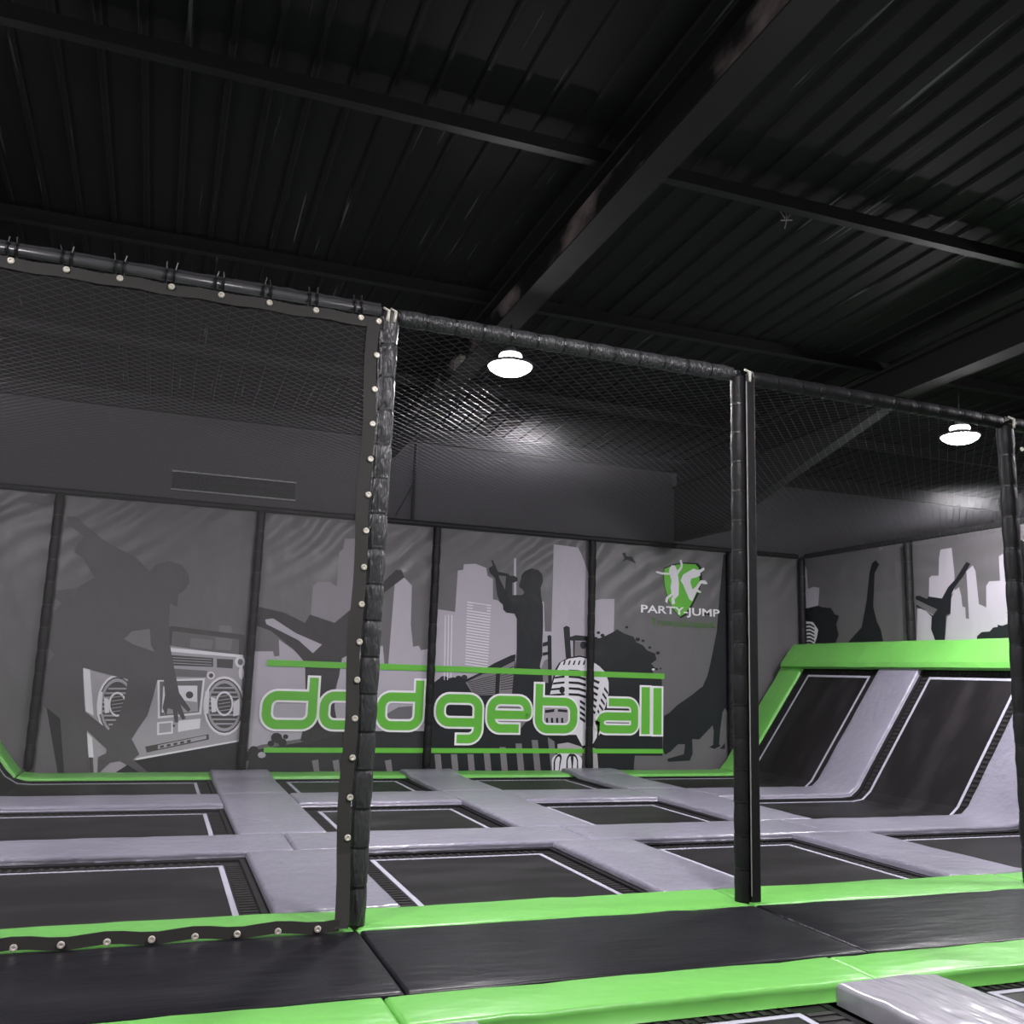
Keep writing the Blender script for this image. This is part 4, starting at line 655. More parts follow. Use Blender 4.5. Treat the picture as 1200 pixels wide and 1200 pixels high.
def make_pad(wall, idx, lo, hi, label):
    t = thing('wall_pad', label, 'wall pad', 'printed wall pads', ((lo+hi)/2, PADY, 0) if wall == 'B' else (PADX, (lo+hi)/2, 0))
    base = pillow(wall, lo+0.008, hi-0.008).build('pad_face', 'panel_vinyl'); bevel(base, 0.03, 2)
    inv = Matrix.Translation(-t.location); base.data.transform(inv); base.parent = t
    groups = {}
    for layer, ink, wl, pts in ART:
        if wl != wall: continue
        a = [p[0] for p in pts]
        if max(a) < lo or min(a) > hi: continue
        groups.setdefault(art_kind(idx, wall, layer, ink, pts), []).append((layer, ink, wl, pts))
    split = []
    for k, polys in groups.items():
        if k in ('boombox_print', 'logo_print', 'microphone_print'): split.append((k, polys)); continue
        bx = [(min(p[0] for p in q[3]), min(p[1] for p in q[3]), max(p[0] for p in q[3]), max(p[1] for p in q[3])) for q in polys]
        par = list(range(len(polys)))
        def find(a):
            while par[a] != a: a = par[a]
            return a
        for a in range(len(polys)):
            for b in range(a):
                m_ = 0.16 if min(bx[a][2]-bx[a][0], bx[b][2]-bx[b][0]) < 0.3 and k != 'stripe_print' else 0.0
                if bx[a][0] < bx[b][2]+m_ and bx[b][0] < bx[a][2]+m_ and bx[a][1] < bx[b][3]+m_ and bx[b][1] < bx[a][3]+m_: par[find(a)] = find(b)
        cl = {}
        for a in range(len(polys)): cl.setdefault(a if k == 'stripe_print' else find(a), []).append(polys[a])
        split += [(k, v) for v in cl.values()]
    for k, polys in split:
        me = face_polys(polys, wall, lo+0.03, hi-0.03)
        if me:
            me.transform(inv); o = bpy.data.objects.new(k, me); COL.objects.link(o); o.parent = t; me.name = k
            if k == 'logo_print': o['label'] = 'green shield with two white jumping figures'
    return t
back_pads = [make_pad('B', i, SEAMS[i], SEAMS[i+1], BL[i]) for i in range(6)]
RL = ['grey wall pad above the slope printed with a tall raised arm, next to the corner', 'lit grey wall pad above the slope with a kicking dancer and pale towers', 'grey wall pad at the far right behind the right net post']
right_pads = [make_pad('R', 10+i, RSEAMS[i+1], RSEAMS[i], RL[i]) for i in range(3)]

# ---- the green word, letter by letter
def rounded(pts, r, closed):
    out = []; n = len(pts)
    for i in range(n):
        p = Vector(pts[i]).to_2d() if len(pts[i]) > 2 else Vector(pts[i][:2])
        rr = r if len(pts[i]) < 3 else pts[i][2]
        if (not closed and i in (0, n-1)) or rr == 0: out.append(p); continue
        a = Vector(pts[i-1][:2]); b = Vector(pts[(i+1) % n][:2])
        da = (a-p).normalized(); db = (b-p).normalized(); A = p+da*rr; B = p+db*rr; c = p+da*rr+db*rr
        for k in range(7):
            t = k/6*math.pi/2; out.append(c - db*rr*math.cos(t) - da*rr*math.sin(t))
    return out
def ribbon(path, w, closed, ext=0.0):
    n = len(path); L = []; R_ = []; P = [p.copy() for p in path]
    if not closed and ext:
        P[0] = P[0] - (P[1]-P[0]).normalized()*ext; P[-1] = P[-1] + (P[-1]-P[-2]).normalized()*ext
    for i in range(n):
        if closed: d0 = (P[i]-P[i-1]); d1 = (P[(i+1) % n]-P[i])
        else: d0 = P[i]-P[max(i-1, 0)]; d1 = P[min(i+1, n-1)]-P[i]
        if d0.length < 1e-6: d0 = d1
        if d1.length < 1e-6: d1 = d0
        d0 = d0.normalized(); d1 = d1.normalized(); n0 = Vector((-d0.y, d0.x)); n1 = Vector((-d1.y, d1.x)); m_ = (n0+n1).normalized()
        k = w/2/max(0.5, m_.dot(n0)); L.append(P[i]+m_*k); R_.append(P[i]-m_*k)
    q = []
    for i in range(n if closed else n-1):
        j = (i+1) % n; q.append((L[i], L[j], R_[j], R_[i]))
    return q
def letter_paths(ch, x0, z0, x1, z1, zs, t):
    i = t/2; l, r_, b, tp = x0+i, x1-i, z0+i, z1-i; rc = 0.17; m_ = (b+tp)/2-0.01
    ring_ = ([(l, b), (r_, b), (r_, tp), (l, tp)], rc, True)
    if ch == 'o': return [ring_]
    if ch == 'd': return [([(l, b), (r_, b), (r_, tp, .02), (l, tp)], rc, True), ([(r_, m_), (r_, zs)], 0, False)]
    if ch == 'b': return [([(l, b), (r_, b), (r_, tp), (l, tp, .02)], rc, True), ([(l, m_), (l, zs)], 0, False)]
    if ch == 'g': return [([(l, b), (r_, b, .02), (r_, tp), (l, tp)], rc, True), ([(r_, m_), (r_, zs+i), (l+0.28, zs+i)], rc, False)]
    if ch == 'e': return [([(l, m_), (r_, m_, .02), (r_, tp), (l, tp), (l, b), (r_-0.12, b)], rc, False)]
    if ch == 'a': return [([(l+0.14, tp), (r_, tp), (r_, b, .1), (l, b), (l, m_), (r_, m_)], rc*.8, False)]
    if ch == 'l': return [([((x0+x1)/2, z0), ((x0+x1)/2, z1)], 0, False)]
for n_, (ch, x0, z0, x1, z1, zs) in enumerate(LETTERS):
    pi = max(k for k in range(6) if SEAMS[k] <= (x0+x1)/2); t = back_pads[pi]
    V = []; F = []; MI = []
    W_, G_ = (0.215, 0.145) if ch != 'l' else (0.25, 0.175)
    for pts, rc, closed in letter_paths(ch, x0, z0, x1, z1, zs, W_):
        path = rounded(pts, rc, closed)
        for w_, lay, mi, ext in ((W_, 14, 0, 0.0), (G_, 15, 1, -0.035)):
            for q in ribbon(path, w_, closed, ext):
                k = len(V); V += [(p.x-t.location.x, PADY-0.003-14*0.0014-mi*0.004-len(F)*0.00004-t.location.y, p.y) for p in q]; F.append((k, k+1, k+2, k+3)); MI.append(mi)
    me = mesh_of('letter', V, F, MI)
    bm = bmesh.new(); bm.from_mesh(me)
    for f in bm.faces:
        f.normal_update()
        if f.normal.y > 0: f.normal_flip()
    bm.to_mesh(me); bm.free()
    o = link_mesh('letter', me, ['ink_letterwhite', 'ink_green'], t); o['label'] = 'green letter %s with a white outline' % ch
for (xa, xb, za, zb_, za2, zb2) in ((1.64, 8.905, 1.60, 1.70, 1.575, 1.70), (1.69, 8.88, 0.245, 0.325, 0.245, 0.335)):
    for i in range(2, 5):
        lo, hi = max(xa, SEAMS[i]+0.03), min(xb, SEAMS[i+1]-0.03); t = back_pads[i]; y = PADY-0.003-12*0.0014-t.location.y
        o = obj('stripe', [(lo-t.location.x, y, za), (hi-t.location.x, y, za), (hi-t.location.x, y, zb_), (lo-t.location.x, y, zb_)], [(0, 1, 2, 3)], 'ink_green', t); o['label'] = 'thin green stripe running along the word'
def text_mesh(body, size, x0, x1, z0, z1, y, material, parent, label, bold=0.0):
    cu = bpy.data.curves.new('text', 'FONT'); cu.body = body; cu.size = 1.0; cu.offset = bold; cu.resolution_u = 3
    to = bpy.data.objects.new('text_tmp', cu); COL.objects.link(to)
    dg = bpy.context.evaluated_depsgraph_get(); me = bpy.data.meshes.new_from_object(to.evaluated_get(dg))
    bpy.data.objects.remove(to); bpy.data.curves.remove(cu)
    xs = [v.co.x for v in me.vertices]; zs = [v.co.y for v in me.vertices]
    for v in me.vertices:
        fx = (v.co.x-min(xs))/(max(xs)-min(xs)); fz = (v.co.y-min(zs))/(max(zs)-min(zs))
        v.co = (x0+(x1-x0)*fx-parent.location.x, y-parent.location.y, z0+(z1-z0)*fz)
    me.materials.clear()
    me.name = 'lettering'; o = link_mesh('lettering', me, material, parent); o['label'] = label
    for p in me.polygons: p.material_index = 0
    return o
text_mesh('PARTY-JUMP', 1, 8.40, 10.12, 2.775, 2.965, PADY-0.012, 'ink_letterwhite', back_pads[4], 'white printed words under the shield', 0.02)
text_mesh('Trampolinepark', 1, 8.62, 10.03, 2.545, 2.735, PADY-0.012, 'ink_smallgreen', back_pads[4], 'small green word under the white words')

# ---- black laced covers over the joints of the wall pads, and the rail along their top
def pucker(L, step, r, amp=0.16, seed=0):
    rnd = random.Random(seed); rings = []; n = max(1, round(L/step))
    for k in range(n):
        ph = rnd.random()*6; f = rnd.choice((5, 6, 7))
        for q, s in ((0.0, 1-amp*1.2), (0.08, 1-amp*.35), (0.3, 1.0), (0.55, 1.04), (0.8, 1.0), (0.93, 1-amp*.35)):
            kk = s*(1+rnd.uniform(-.03, .03)); a_ = amp*.35*(1 if q < .2 or q > .7 else .35)
            rings.append(((k+q)/n, (lambda th, kk=kk, a_=a_, ph=ph, f=f: kk*(1+a_*math.sin(f*th+ph)))))
    rings.append((1.0, lambda th: 1-amp)); return rings, n
TIE = None
def tie_mesh(r):
    b = MB(); n = 14; v = []
    for i in range(n):
        th = 2*math.pi*i/n
        for k in range(4):
            ph = math.pi/2*k+math.pi/4; rr = r+0.006*math.cos(ph); b.v.append((rr*math.cos(th), rr*math.sin(th), 0.009*math.sin(ph)))
    for i in range(n):
        for k in range(4): b.f.append((i*4+k, ((i+1) % n)*4+k, ((i+1) % n)*4+(k+1) % 4, i*4+(k+1) % 4))
    return mesh_of('cable_tie', b.v, b.f)
def sleeve(parent, a, b, r, step, material='sleeve_vinyl', seed=0, ties=True, amp=0.16, name='sleeve'):
    """padded sleeve gathered by ties between local points a and b"""
    L = (Vector(b)-Vector(a)).length; rings, n = pucker(L, step, r, amp, seed)
    MB().tube(a, b, r, 14, rings).build(name, material, parent, True)
    if ties:
        me = tie_mesh(r*(1-amp*.9)); me.materials.append(MT['tie']); q = Vector((0, 0, 1)).rotation_difference((Vector(b)-Vector(a)).normalized())
        for k in range(n):
            o = bpy.data.objects.new('cable_tie', me); COL.objects.link(o); o.parent = parent
            o.location = Vector(a).lerp(Vector(b), k/n); o.rotation_mode = 'QUATERNION'; o.rotation_quaternion = q
SL = ['between the plain left pad and the boombox pad', 'between the boombox pad and the kicking dancer pad', 'between the kicking dancer pad and the flute player pad', 'between the flute player pad and the logo pad', 'between the logo pad and the narrow corner pad']
for i in range(1, 6):
    t = thing('joint_cover', 'black padded upright cover '+SL[i-1], 'pad cover', 'black covers on the pad joints', (SEAMS[i], PADY-0.073, 0.02))
    sleeve(t, (0, 0, 0), (0, 0, 4.08), 0.068, 0.34, 'strap_vinyl', i, True, 0.1)
for i, (x, y, lab) in enumerate(((PADX-0.075, 15.5, 'black upright cover in the corner where back and right pads meet'), (PADX-0.073, RSEAMS[1], 'black upright cover between the two printed pads over the slope'), (PADX-0.073, RSEAMS[2], 'black upright cover beside the right net post, over the slope'))):
    t = thing('joint_cover', lab, 'pad cover', 'black covers on the pad joints', (x, y, 2.02 if i else 0.2)); sleeve(t, (0, 0, 0), (0, 0, 2.06 if i else 3.88), 0.068, 0.34, 'strap_vinyl', 20+i, True, 0.1)
t = thing('padding_rail', 'black padded rail along the top of the back wall pads', 'rail', None, (3.7, PADY+0.03, 4.14)); sleeve(t, (-9.6, 0, 0), (8.3, 0, 0), 0.055, 0.6, 'strap_vinyl', 31, False, 0.06)
t = thing('padding_rail', 'black padded rail along the top of the right wall pads', 'rail', None, (PADX+0.03, 11, 4.14)); sleeve(t, (0, -4.4, 0), (0, 4.5, 0), 0.055, 0.6, 'strap_vinyl', 32, False, 0.06)

# ------------------------------------------------------------------ trampoline court
XB_R, XB_L, ANG = 9.92, -1.66, math.radians(54)
BR = 0.13
def slope_fn(u, v, h):
    """flat between the bends, rising at both sides"""
    def side(s):
        # s: distance past the bend start (arc then straight); returns offset, height, angle
        arc = BR*ANG*2.0; Rr = arc/ANG
        if s <= arc: a = s/Rr; return Rr*math.sin(a), Rr*(1-math.cos(a)), a
        d = s-arc; return Rr*math.sin(ANG)+d*math.cos(ANG), Rr*(1-math.cos(ANG))+d*math.sin(ANG), ANG
    st = BR*ANG
    if u > XB_R-st:
        o, z, a = side(u-(XB_R-st)); return (XB_R-st+o-h*math.sin(a), v, z+h*math.cos(a))
    if u < XB_L+st:
        o, z, a = side((XB_L+st)-u); return (XB_L+st-o+h*math.sin(a), v, z+h*math.cos(a))
    return (u, v, h)
U_TOP = XB_R + 2.42; U_LTOP = XB_L - 2.42
BEDZ = -0.085
COLS = [(U_LTOP, 0.86), (1.74, 3.78), (4.66, 6.62), (7.60, U_TOP)]
ROWS = [(6.63, 8.80), (9.68, 11.74), (12.66, 14.68)]
def strip(u0, u1, v0, v1, h, fn, step=0.14):
    nu = max(1, int((u1-u0)/step)); V = []; F = []
    for i in range(nu+1):
        u = u0+(u1-u0)*i/nu; V += [fn(u, v0, h), fn(u, v1, h)]
    for i in range(nu): F.append((2*i, 2*i+2, 2*i+3, 2*i+1))
    return V, F
def merge(parts):
    V = []; F = []
    for v, f in parts:
        n = len(V); V += v; F += [tuple(n+i for i in q) for q in f]
    return V, F
def boxstrip(u0, u1, v0, v1, h0, h1, fn, step=0.14):
    nu = max(1, int((u1-u0)/step)); V = []; F = []
    for i in range(nu+1):
        u = u0+(u1-u0)*i/nu; V += [fn(u, v0, h0), fn(u, v1, h0), fn(u, v1, h1), fn(u, v0, h1)]
    for i in range(nu):
        a, b = 4*i, 4*i+4
        for k in range(4): F.append((a+k, b+k, b+(k+1) % 4, a+(k+1) % 4))
    F.append((0, 1, 2, 3)); F.append(tuple(4*nu+k for k in (3, 2, 1, 0))); return V, F
def trampoline(u0, u1, v0, v1, label, fn=slope_fn, bz=BEDZ, group='trampolines of the court', name='trampoline', inset=0.19):
    c = Vector(((u0+u1)/2, (v0+v1)/2, DECK))
    if u0 < -2: c.x = -0.5
    if u1 > 11: c.x = 9.0
    t = thing(name, label, 'trampoline', group, tuple(c))
    def put(nm, VF, m_, kind=None):
        o = obj(nm, [tuple(Vector(p)-c) for p in VF[0]], VF[1], m_, t)
        if kind: o['kind'] = kind
        return o
    e = 0.05
    put('bed', boxstrip(u0+e, u1-e, v0+e, v1-e, bz-0.012, bz, fn), 'trampoline_mesh')
    i0 = inset; lw = 0.042; h0, h1 = bz+0.001, bz+0.005
    put('marking_line', merge([boxstrip(u0+i0, u1-i0, v0+i0, v0+i0+lw, h0, h1, fn), boxstrip(u0+i0, u1-i0, v1-i0-lw, v1-i0, h0, h1, fn),
        boxstrip(u0+i0, u0+i0+lw, v0+i0+lw, v1-i0-lw, h0, h1, fn), boxstrip(u1-i0-lw, u1-i0, v0+i0+lw, v1-i0-lw, h0, h1, fn)]), 'white_line')
    ribs = []
    n = int((u1-u0-2*i0)/0.075)
    for k in range(n):
        u = u0+i0+(k+.5)*(u1-u0-2*i0)/n
        for a, b in ((v0+0.05, v0+i0-0.02), (v1-i0+0.02, v1-0.05)): ribs.append(boxstrip(u-0.018, u+0.018, a, b, bz+0.001, bz+0.006, fn))
    n = int((v1-v0-2*i0)/0.075)
    for k in range(n):
        v = v0+i0+(k+.5)*(v1-v0-2*i0)/n
        for a, b in ((u0+0.05, u0+i0-0.02), (u1-i0+0.02, u1-0.05)): ribs.append(boxstrip(a, b, v-0.018, v+0.018, bz+0.001, bz+0.006, fn))
    put('spring_cover', merge(ribs), 'spring_cover', 'stuff')
    put('frame', merge([boxstrip(u0, u1, v0, v0+0.045, DECK+0.002, bz+(0.022 if fn is slope_fn else 0.004), fn), boxstrip(u0, u1, v1-0.045, v1, DECK+0.002, bz+(0.022 if fn is slope_fn else 0.004), fn),
        boxstrip(u0, u0+0.045, v0+0.046, v1-0.046, DECK+0.002, bz+(0.022 if fn is slope_fn else 0.004), fn), boxstrip(u1-0.045, u1, v0+0.046, v1-0.046, DECK+0.002, bz+(0.022 if fn is slope_fn else 0.004), fn)]), 'black_steel')
    return t
CN = ['left-hand column', 'second column from the left', 'third column from the left', 'right-hand column climbing the slope']
RN = ['front row behind the net posts', 'middle row', 'back row below the printed wall']
for i, (u0, u1) in enumerate(COLS):
    for j, (v0, v1) in enumerate(ROWS):
        trampoline(u0, u1, v0, v1, 'black trampoline, %s, %s' % (CN[i], RN[j]))
# pads: grey cross pads run in x, grey long pads run towards the wall, green edge pads
TH = 0.06
GX = [(0.87, 1.73), (3.79, 4.65), (6.63, 7.59)]
GN = ['in line with the first net post', 'in line with the middle net post', 'in line with the right net post']
PB_ = [COLS[0][0], 1.30, 4.22, 7.11, COLS[3][1]]
YG0, YG1 = 8.81, 9.67
XPN = ['at the left', 'between the first and middle post lines', 'between the middle and right post lines', 'running up the right slope']
for k in range(4):
    lo, hi = PB_[k]+0.004, PB_[k+1]-0.004
    pad('cross_pad', lo, hi, YG0, YG1, TH, 'grey_vinyl', slope_fn, 'grey vinyl cross pad behind the front trampolines, '+XPN[k], 'pad', 'grey cross pads')
for k, (lo, hi) in enumerate(((COLS[0][0], GX[0][0]), (GX[0][1], GX[1][0]), (GX[1][1], GX[2][0]), (GX[2][1], COLS[3][1]))):
    pad('cross_pad', lo+0.004, hi-0.004, 11.75, 12.65, TH, 'grey_vinyl', slope_fn, 'grey vinyl cross pad before the back trampolines, '+XPN[k], 'pad', 'grey cross pads')
for k, (lo, hi) in enumerate(GX):
    pad('long_pad', lo, hi, 6.63, 8.80, TH, 'grey_vinyl', ident, 'grey vinyl long pad in the front row '+GN[k], 'pad', 'grey long pads')
    pad('long_pad', lo, hi, 9.68, 12.66, TH, 'grey_vinyl', ident, 'grey vinyl long pad in the middle row '+GN[k], 'pad', 'grey long pads')
    pad('long_pad', lo, hi, 12.665, 15.1, TH, 'grey_vinyl', lambda u, v, h: (u, v, h+0.04*max(0, min(1, (v-14.42)/.25))), 'grey vinyl long pad over the back green edge '+GN[k], 'pad', 'grey long pads')
# green edges
gn = ['in front of the left bay', 'between the first and middle post', 'between the middle and right post', 'right of the right post']
for k, (lo, hi) in enumerate(((-3.2, 1.30), (1.305, 4.22), (4.225, 7.1), (7.105, 10.4))):
    pad('green_pad', lo, hi, 6.075, 6.62, 0.13, 'green_vinyl', ident, 'green edge pad along the front of the court '+gn[k], 'pad', 'green pads along the front of the court')
bn = ['below the plain left pad and boombox', 'below the kicking dancer', 'below the flute player', 'below the logo pad']
for k, (lo, hi) in enumerate(((-1.66, 1.36), (1.365, 4.35), (4.355, 7.34), (7.345, 9.9))):
    pad('green_pad', lo, hi, 14.69, 15.34, 0.05, 'green_vinyl', slope_fn, 'green edge pad on the floor '+bn[k], 'pad', 'green pads along the back wall', top=-0.02)
pad('green_pad', 9.91, U_TOP-0.02, 14.69, 15.34, 0.05, 'green_vinyl', slope_fn, 'green edge pad climbing the right slope beside the back wall', 'pad', top=-0.02)
pad('green_pad', U_LTOP, -1.67, 14.69, 15.34, 0.05, 'green_vinyl', slope_fn, 'green edge pad climbing the left slope beside the back wall', 'pad', top=-0.02)
xt, yt, zt = slope_fn(U_TOP, 0, 0)
for a, b, lab in ((12.12, 15.25, 'green top pad of the slope nearest the back corner'), (6.3, 12.115, 'green top pad of the slope running behind the right net post')):
    prof = [(xt-0.04, zt-0.09), (xt-0.10, zt-0.05), (xt-0.07, zt+0.03), (xt+0.20, zt+0.36), (xt+0.26, zt+0.39), (PADX-0.015, zt+0.39), (PADX-0.015, zt-0.09)]
    n = int((b-a)/0.2); V = []; F = []
    for i in range(n+1):
        y = a+(b-a)*i/n
        for q, (px, pz) in enumerate(prof):
            w_ = 0.008*noise.noise(Vector((q*3.1, y*2.5, 1.7))); V.append((px-(w_ if q < 5 else 0), y, pz+(w_ if q < 5 else 0)))
    m_ = len(prof)
    for i in range(n):
        for k in range(m_): F.append((i*m_+k, i*m_+(k+1) % m_, (i+1)*m_+(k+1) % m_, (i+1)*m_+k))
    F.append(tuple(range(m_-1, -1, -1))); F.append(tuple(n*m_+k for k in range(m_)))
    tag(obj('green_pad', V, F, 'green_vinyl'), lab, 'pad', 'green pads on top of the right slope')
# supports under the right and left slopes
for s, lab in ((1, 'right'), (-1, 'left')):
    x0 = XB_R if s > 0 else XB_L
    t = thing('slope_frame', 'black steel frame carrying the %s slope, hidden under its trampolines' % lab, 'frame', None, (x0+s*1.3, 11, DECK))
    for y in (8.0, 9.25, 12.2, 15.1):
        MB().box((s*0.25-0.03, y-11-0.03, 0.0), (s*0.25+0.03, y-11+0.03, 1.55)).build('post', 'black_steel', t)
    MB().box((s*0.25-0.03, -3.1, 1.5), (s*0.25+0.03, 4.3, 1.56)).build('beam', 'black_steel', t)

# ------------------------------------------------------------------ walkway
mn = ['at the left in front of the mesh screen', 'between the first and middle post', 'between the middle and right post', 'beyond the right post']
for k, (lo, hi) in enumerate(((-2.4, 1.315), (1.325, 4.215), (4.23, 7.12), (7.13, 10.4))):
    pad('walkway_mat', lo, hi, 4.89, 6.066, 0.14, 'black_vinyl', ident, 'glossy black walkway mat '+mn[k], 'mat', 'black walkway mats', r=0.02, wob=0.004)
g2 = ['at the lower left', 'in the lower middle', 'at the lower right']
for k, (lo, hi) in enumerate(((-2.4, 1.2), (1.205, 3.9), (3.905, 8.4))):
    pad('green_pad', lo, hi, 4.46, 4.88, 0.10, 'green_vinyl', ident, 'green edge pad on the near side of the black walkway '+g2[k], 'pad', 'green pads on the near side of the walkway', r=0.03)
NZ = -0.11
for k, (lo, hi, lab) in enumerate(((-1.5, 1.0, 'lower left, cut off by the frame'), (1.62, 3.56, 'bottom edge, left of the silver pad'), (4.37, 6.9, 'lower right corner, right of the silver pad'))):
    trampoline(lo, hi, 1.6, 4.62, 'black trampoline of the near court, '+lab, ident, NZ, 'trampolines of the near court', inset=0.24)
pad('long_pad', 3.62, 4.32, 1.2, 4.455, 0.12, 'silver_vinyl', ident, 'shiny silver pad in the near court at the lower right', 'pad', None, r=0.035, wob=0.012, top=0.005)
pad('long_pad', 1.06, 1.56, 1.2, 4.455, 0.12, 'silver_vinyl', ident, 'shiny silver pad in the near court at the bottom edge, mostly out of view', 'pad', None, r=0.035, wob=0.012, top=0.005)

# ------------------------------------------------------------------ net posts and rails
YP, ZR = 6.2, 4.05
def rivet_mesh():
    b = MB().lathe((0, 0, 0), [(0.021, 0.0), (0.021, 0.004), (0.017, 0.009), (0.009, 0.009), (0.006, 0.004), (0.001, 0.004)], 12, 'y')
    me = mesh_of('rivet', b.v, b.f); me.materials.append(MT['brass']); return me
RIV = rivet_mesh()
def rivets(parent, pts):
    for p in pts:
        o = bpy.data.objects.new('rivet', RIV); COL.objects.link(o); o.parent = parent; o.location = p
def cap(parent, x, z):
    b = MB(); b.tube((x, -0.07, z-0.05), (x+0.01, -0.065, z+0.03), 0.012, 6); b.tube((x+0.01, -0.065, z+0.03), (x-0.02, -0.03, z+0.06), 0.01, 6)
    o = b.build('tie_end', 'ivory', parent, True); o['label'] = 'pale end of the tie at the top'
PL = ['black padded net post in the foreground with laced rivet strip on its left', 'black padded net post in the middle of the court front', 'black padded net post at the right edge', 'black padded net post left of the mesh screen, outside the view']
t = thing('net_post', PL[0], 'net post', 'padded net posts', (1.315, YP, -0.005)); sleeve(t, (0, 0, 0), (0, 0, 4.1), 0.066, 0.245, seed=3, amp=0.09)
MB().box((-0.02, -0.02, 0.0), (0.02, 0.02, 4.12)).build('pole', 'black_steel', t); cap(t, 0.02, 4.06); cap(t, -0.03, 4.06)
t = thing('net_post', PL[1], 'net post', 'padded net posts', (4.205, YP, -0.005)); sleeve(t, (0, 0, 0), (0, 0, 4.05), 0.056, 0.245, 'strap_vinyl', seed=8, amp=.06)
MB().box((-0.02, -0.02, 0.0), (0.02, 0.02, 4.1)).build('pole', 'black_steel', t)
bevel(MB().box((0.045, -0.06, 0.0), (0.13, 0.03, 4.05)).build('flat_cover', 'strap_vinyl', t), 0.012)
MB().tube((0.043, -0.062, 0.05), (0.043, -0.062, 4.0), 0.005, 6).build('seam_cord', 'box_plastic', t); cap(t, 0.07, 4.05)
t = thing('net_post', PL[2], 'net post', 'padded net posts', (7.09, YP, -0.005)); sleeve(t, (0, 0, 0), (0, 0, 4.0), 0.072, 0.29, 'strap_vinyl', seed=12, amp=.07)
MB().box((-0.02, -0.02, 0.0), (0.02, 0.02, 4.08)).build('pole', 'black_steel', t)
bevel(MB().box((0.04, -0.03, 0.0), (0.12, 0.03, 2.95)).build('flat_cover', 'strap_vinyl', t), 0.012); cap(t, 0.03, 4.02); rivets(t, [(0.12, -0.06, 3.78)])
t = thing('net_post', PL[3], 'net post', 'padded net posts', (-1.72, YP, -0.005)); sleeve(t, (0, 0, 0), (0, 0, 4.1), 0.066, 0.245, seed=4, amp=0.09)
# rails
t = thing('net_rail', 'shiny black net rail with wire ties above the mesh screen at the left', 'rail', None, (0, YP, ZR+0.045))
MB().tube((-2.6, 0, 0), (1.25, 0, 0), 0.032, 14).build('tube', 'tube', t, True)
MB().tube((-2.6, 0.03, 0.045), (1.25, 0.03, 0.045), 0.02, 8, [(k/60, 1+.5*random.random()) for k in range(61)]).build('net_rope', 'net_cord', t)
tm = tie_mesh(0.034); tm.materials.append(MT['tie']); q = Vector((0, 0, 1)).rotation_difference(Vector((1, 0, 0)))
tw = MB()
for k in range(12):
    x = -2.37+0.02+k*0.31
    for d in (0, 0.05):
        o = bpy.data.objects.new('cable_tie', tm); COL.objects.link(o); o.parent = t; o.location = (x+d, 0, 0); o.rotation_mode = 'QUATERNION'; o.rotation_quaternion = q; o.scale = (1.25, 1.25, 1)
        tw.tube((x+d, 0, 0.03), (x+d+0.02*random.uniform(-1, 1), -0.01, 0.085+0.02*random.random()), 0.004, 5)
tw.build('tie_ends', 'tie', t)['kind'] = 'stuff'
t = thing('net_rail', 'black gathered net rail between the first and middle post', 'rail', None, (2.76, YP, ZR)); sleeve(t, (-1.39, 0, 0.02), (1.39, 0, 0.01), 0.06, 0.22, seed=21, amp=.1)
t = thing('net_rail', 'black gathered net rail between the middle and right post', 'rail', None, (5.65, YP, ZR)); sleeve(t, (-1.32, 0, 0.0), (1.37, 0, -0.03), 0.06, 0.25, 'strap_vinyl', seed=22, amp=.08)
t = thing('net_rail', 'black net rail right of the right post', 'rail', None, (8.6, YP, ZR-0.03)); sleeve(t, (-1.43, 0, 0.0), (3.4, 0, 0), 0.06, 0.25, 'strap_vinyl', seed=23, amp=.08)
# mesh screen of the left bay with its riveted webbing
YS = YP-0.06
t = thing('mesh_screen', 'grey see-through mesh screen with riveted black border in the left bay', 'mesh screen', None, (-0.25, YS, 0.0))
ms = obj('screen_fabric', [(-1.42, 0.01, 0.02), (1.40+.05, 0.01, 0.02), (1.40+.05, 0.01, 3.98), (-1.42, 0.01, 3.98)], [(0, 1, 2, 3)], 'screen_mesh', t); ms['label'] = 'fine grey see-through mesh'
def web(path, w_, nrm):
    b = MB(); n = len(path)
    for p, o_ in path:
        p = Vector(p); a = p-Vector(nrm)*w_/2; c = p+Vector(nrm)*w_/2
        for dy in (-0.004+o_, 0.004+o_):
            b.v += [(a.x, a.y+dy, a.z), (c.x, c.y+dy, c.z)]
    for i in range(n-1):
        k = 4*i
        for q in ((0, 1, 5, 4), (2, 6, 7, 3), (0, 4, 6, 2), (1, 3, 7, 5)): b.f.append(tuple(k+j for j in q))
    return b
top = web([((-1.42+2.92*k/24, 0.0, 3.985+0.006*math.sin(k*1.9)), 0.004*math.sin(k*1.1)) for k in range(25)], 0.075, (0, 0, 1)).build('top_border', 'black_webbing', t)
rivets(top, [(-1.40+.31*k+.03+.25-.12-.2, -0.008, 4.0) for k in range(1, 10)])
side = web([((1.452+0.008*math.sin(k*.9)-.01*(k/28), -0.088*max(0, 1-k/3), 0.02+3.97*k/28), 0.004*math.sin(k*1.3)) for k in range(29)], 0.085, (1, 0, 0)).build('side_border', 'black_webbing', t)
rivets(side, [(1.475, -0.008, 0.05+0.2465*k) for k in range(0, 17)])
bot = web([((-1.42+2.86*k/30, -0.088, 0.042+0.01*math.sin(k*1.26)), 0.003*math.sin(k*1.1)) for k in range(31)], 0.07, (0, 0, 1)).build('bottom_border', 'black_webbing', t)
rivets(bot, [(-0.84+0.25+.237*k-.25*0, -0.1, 0.03) for k in range(-3, 9)])

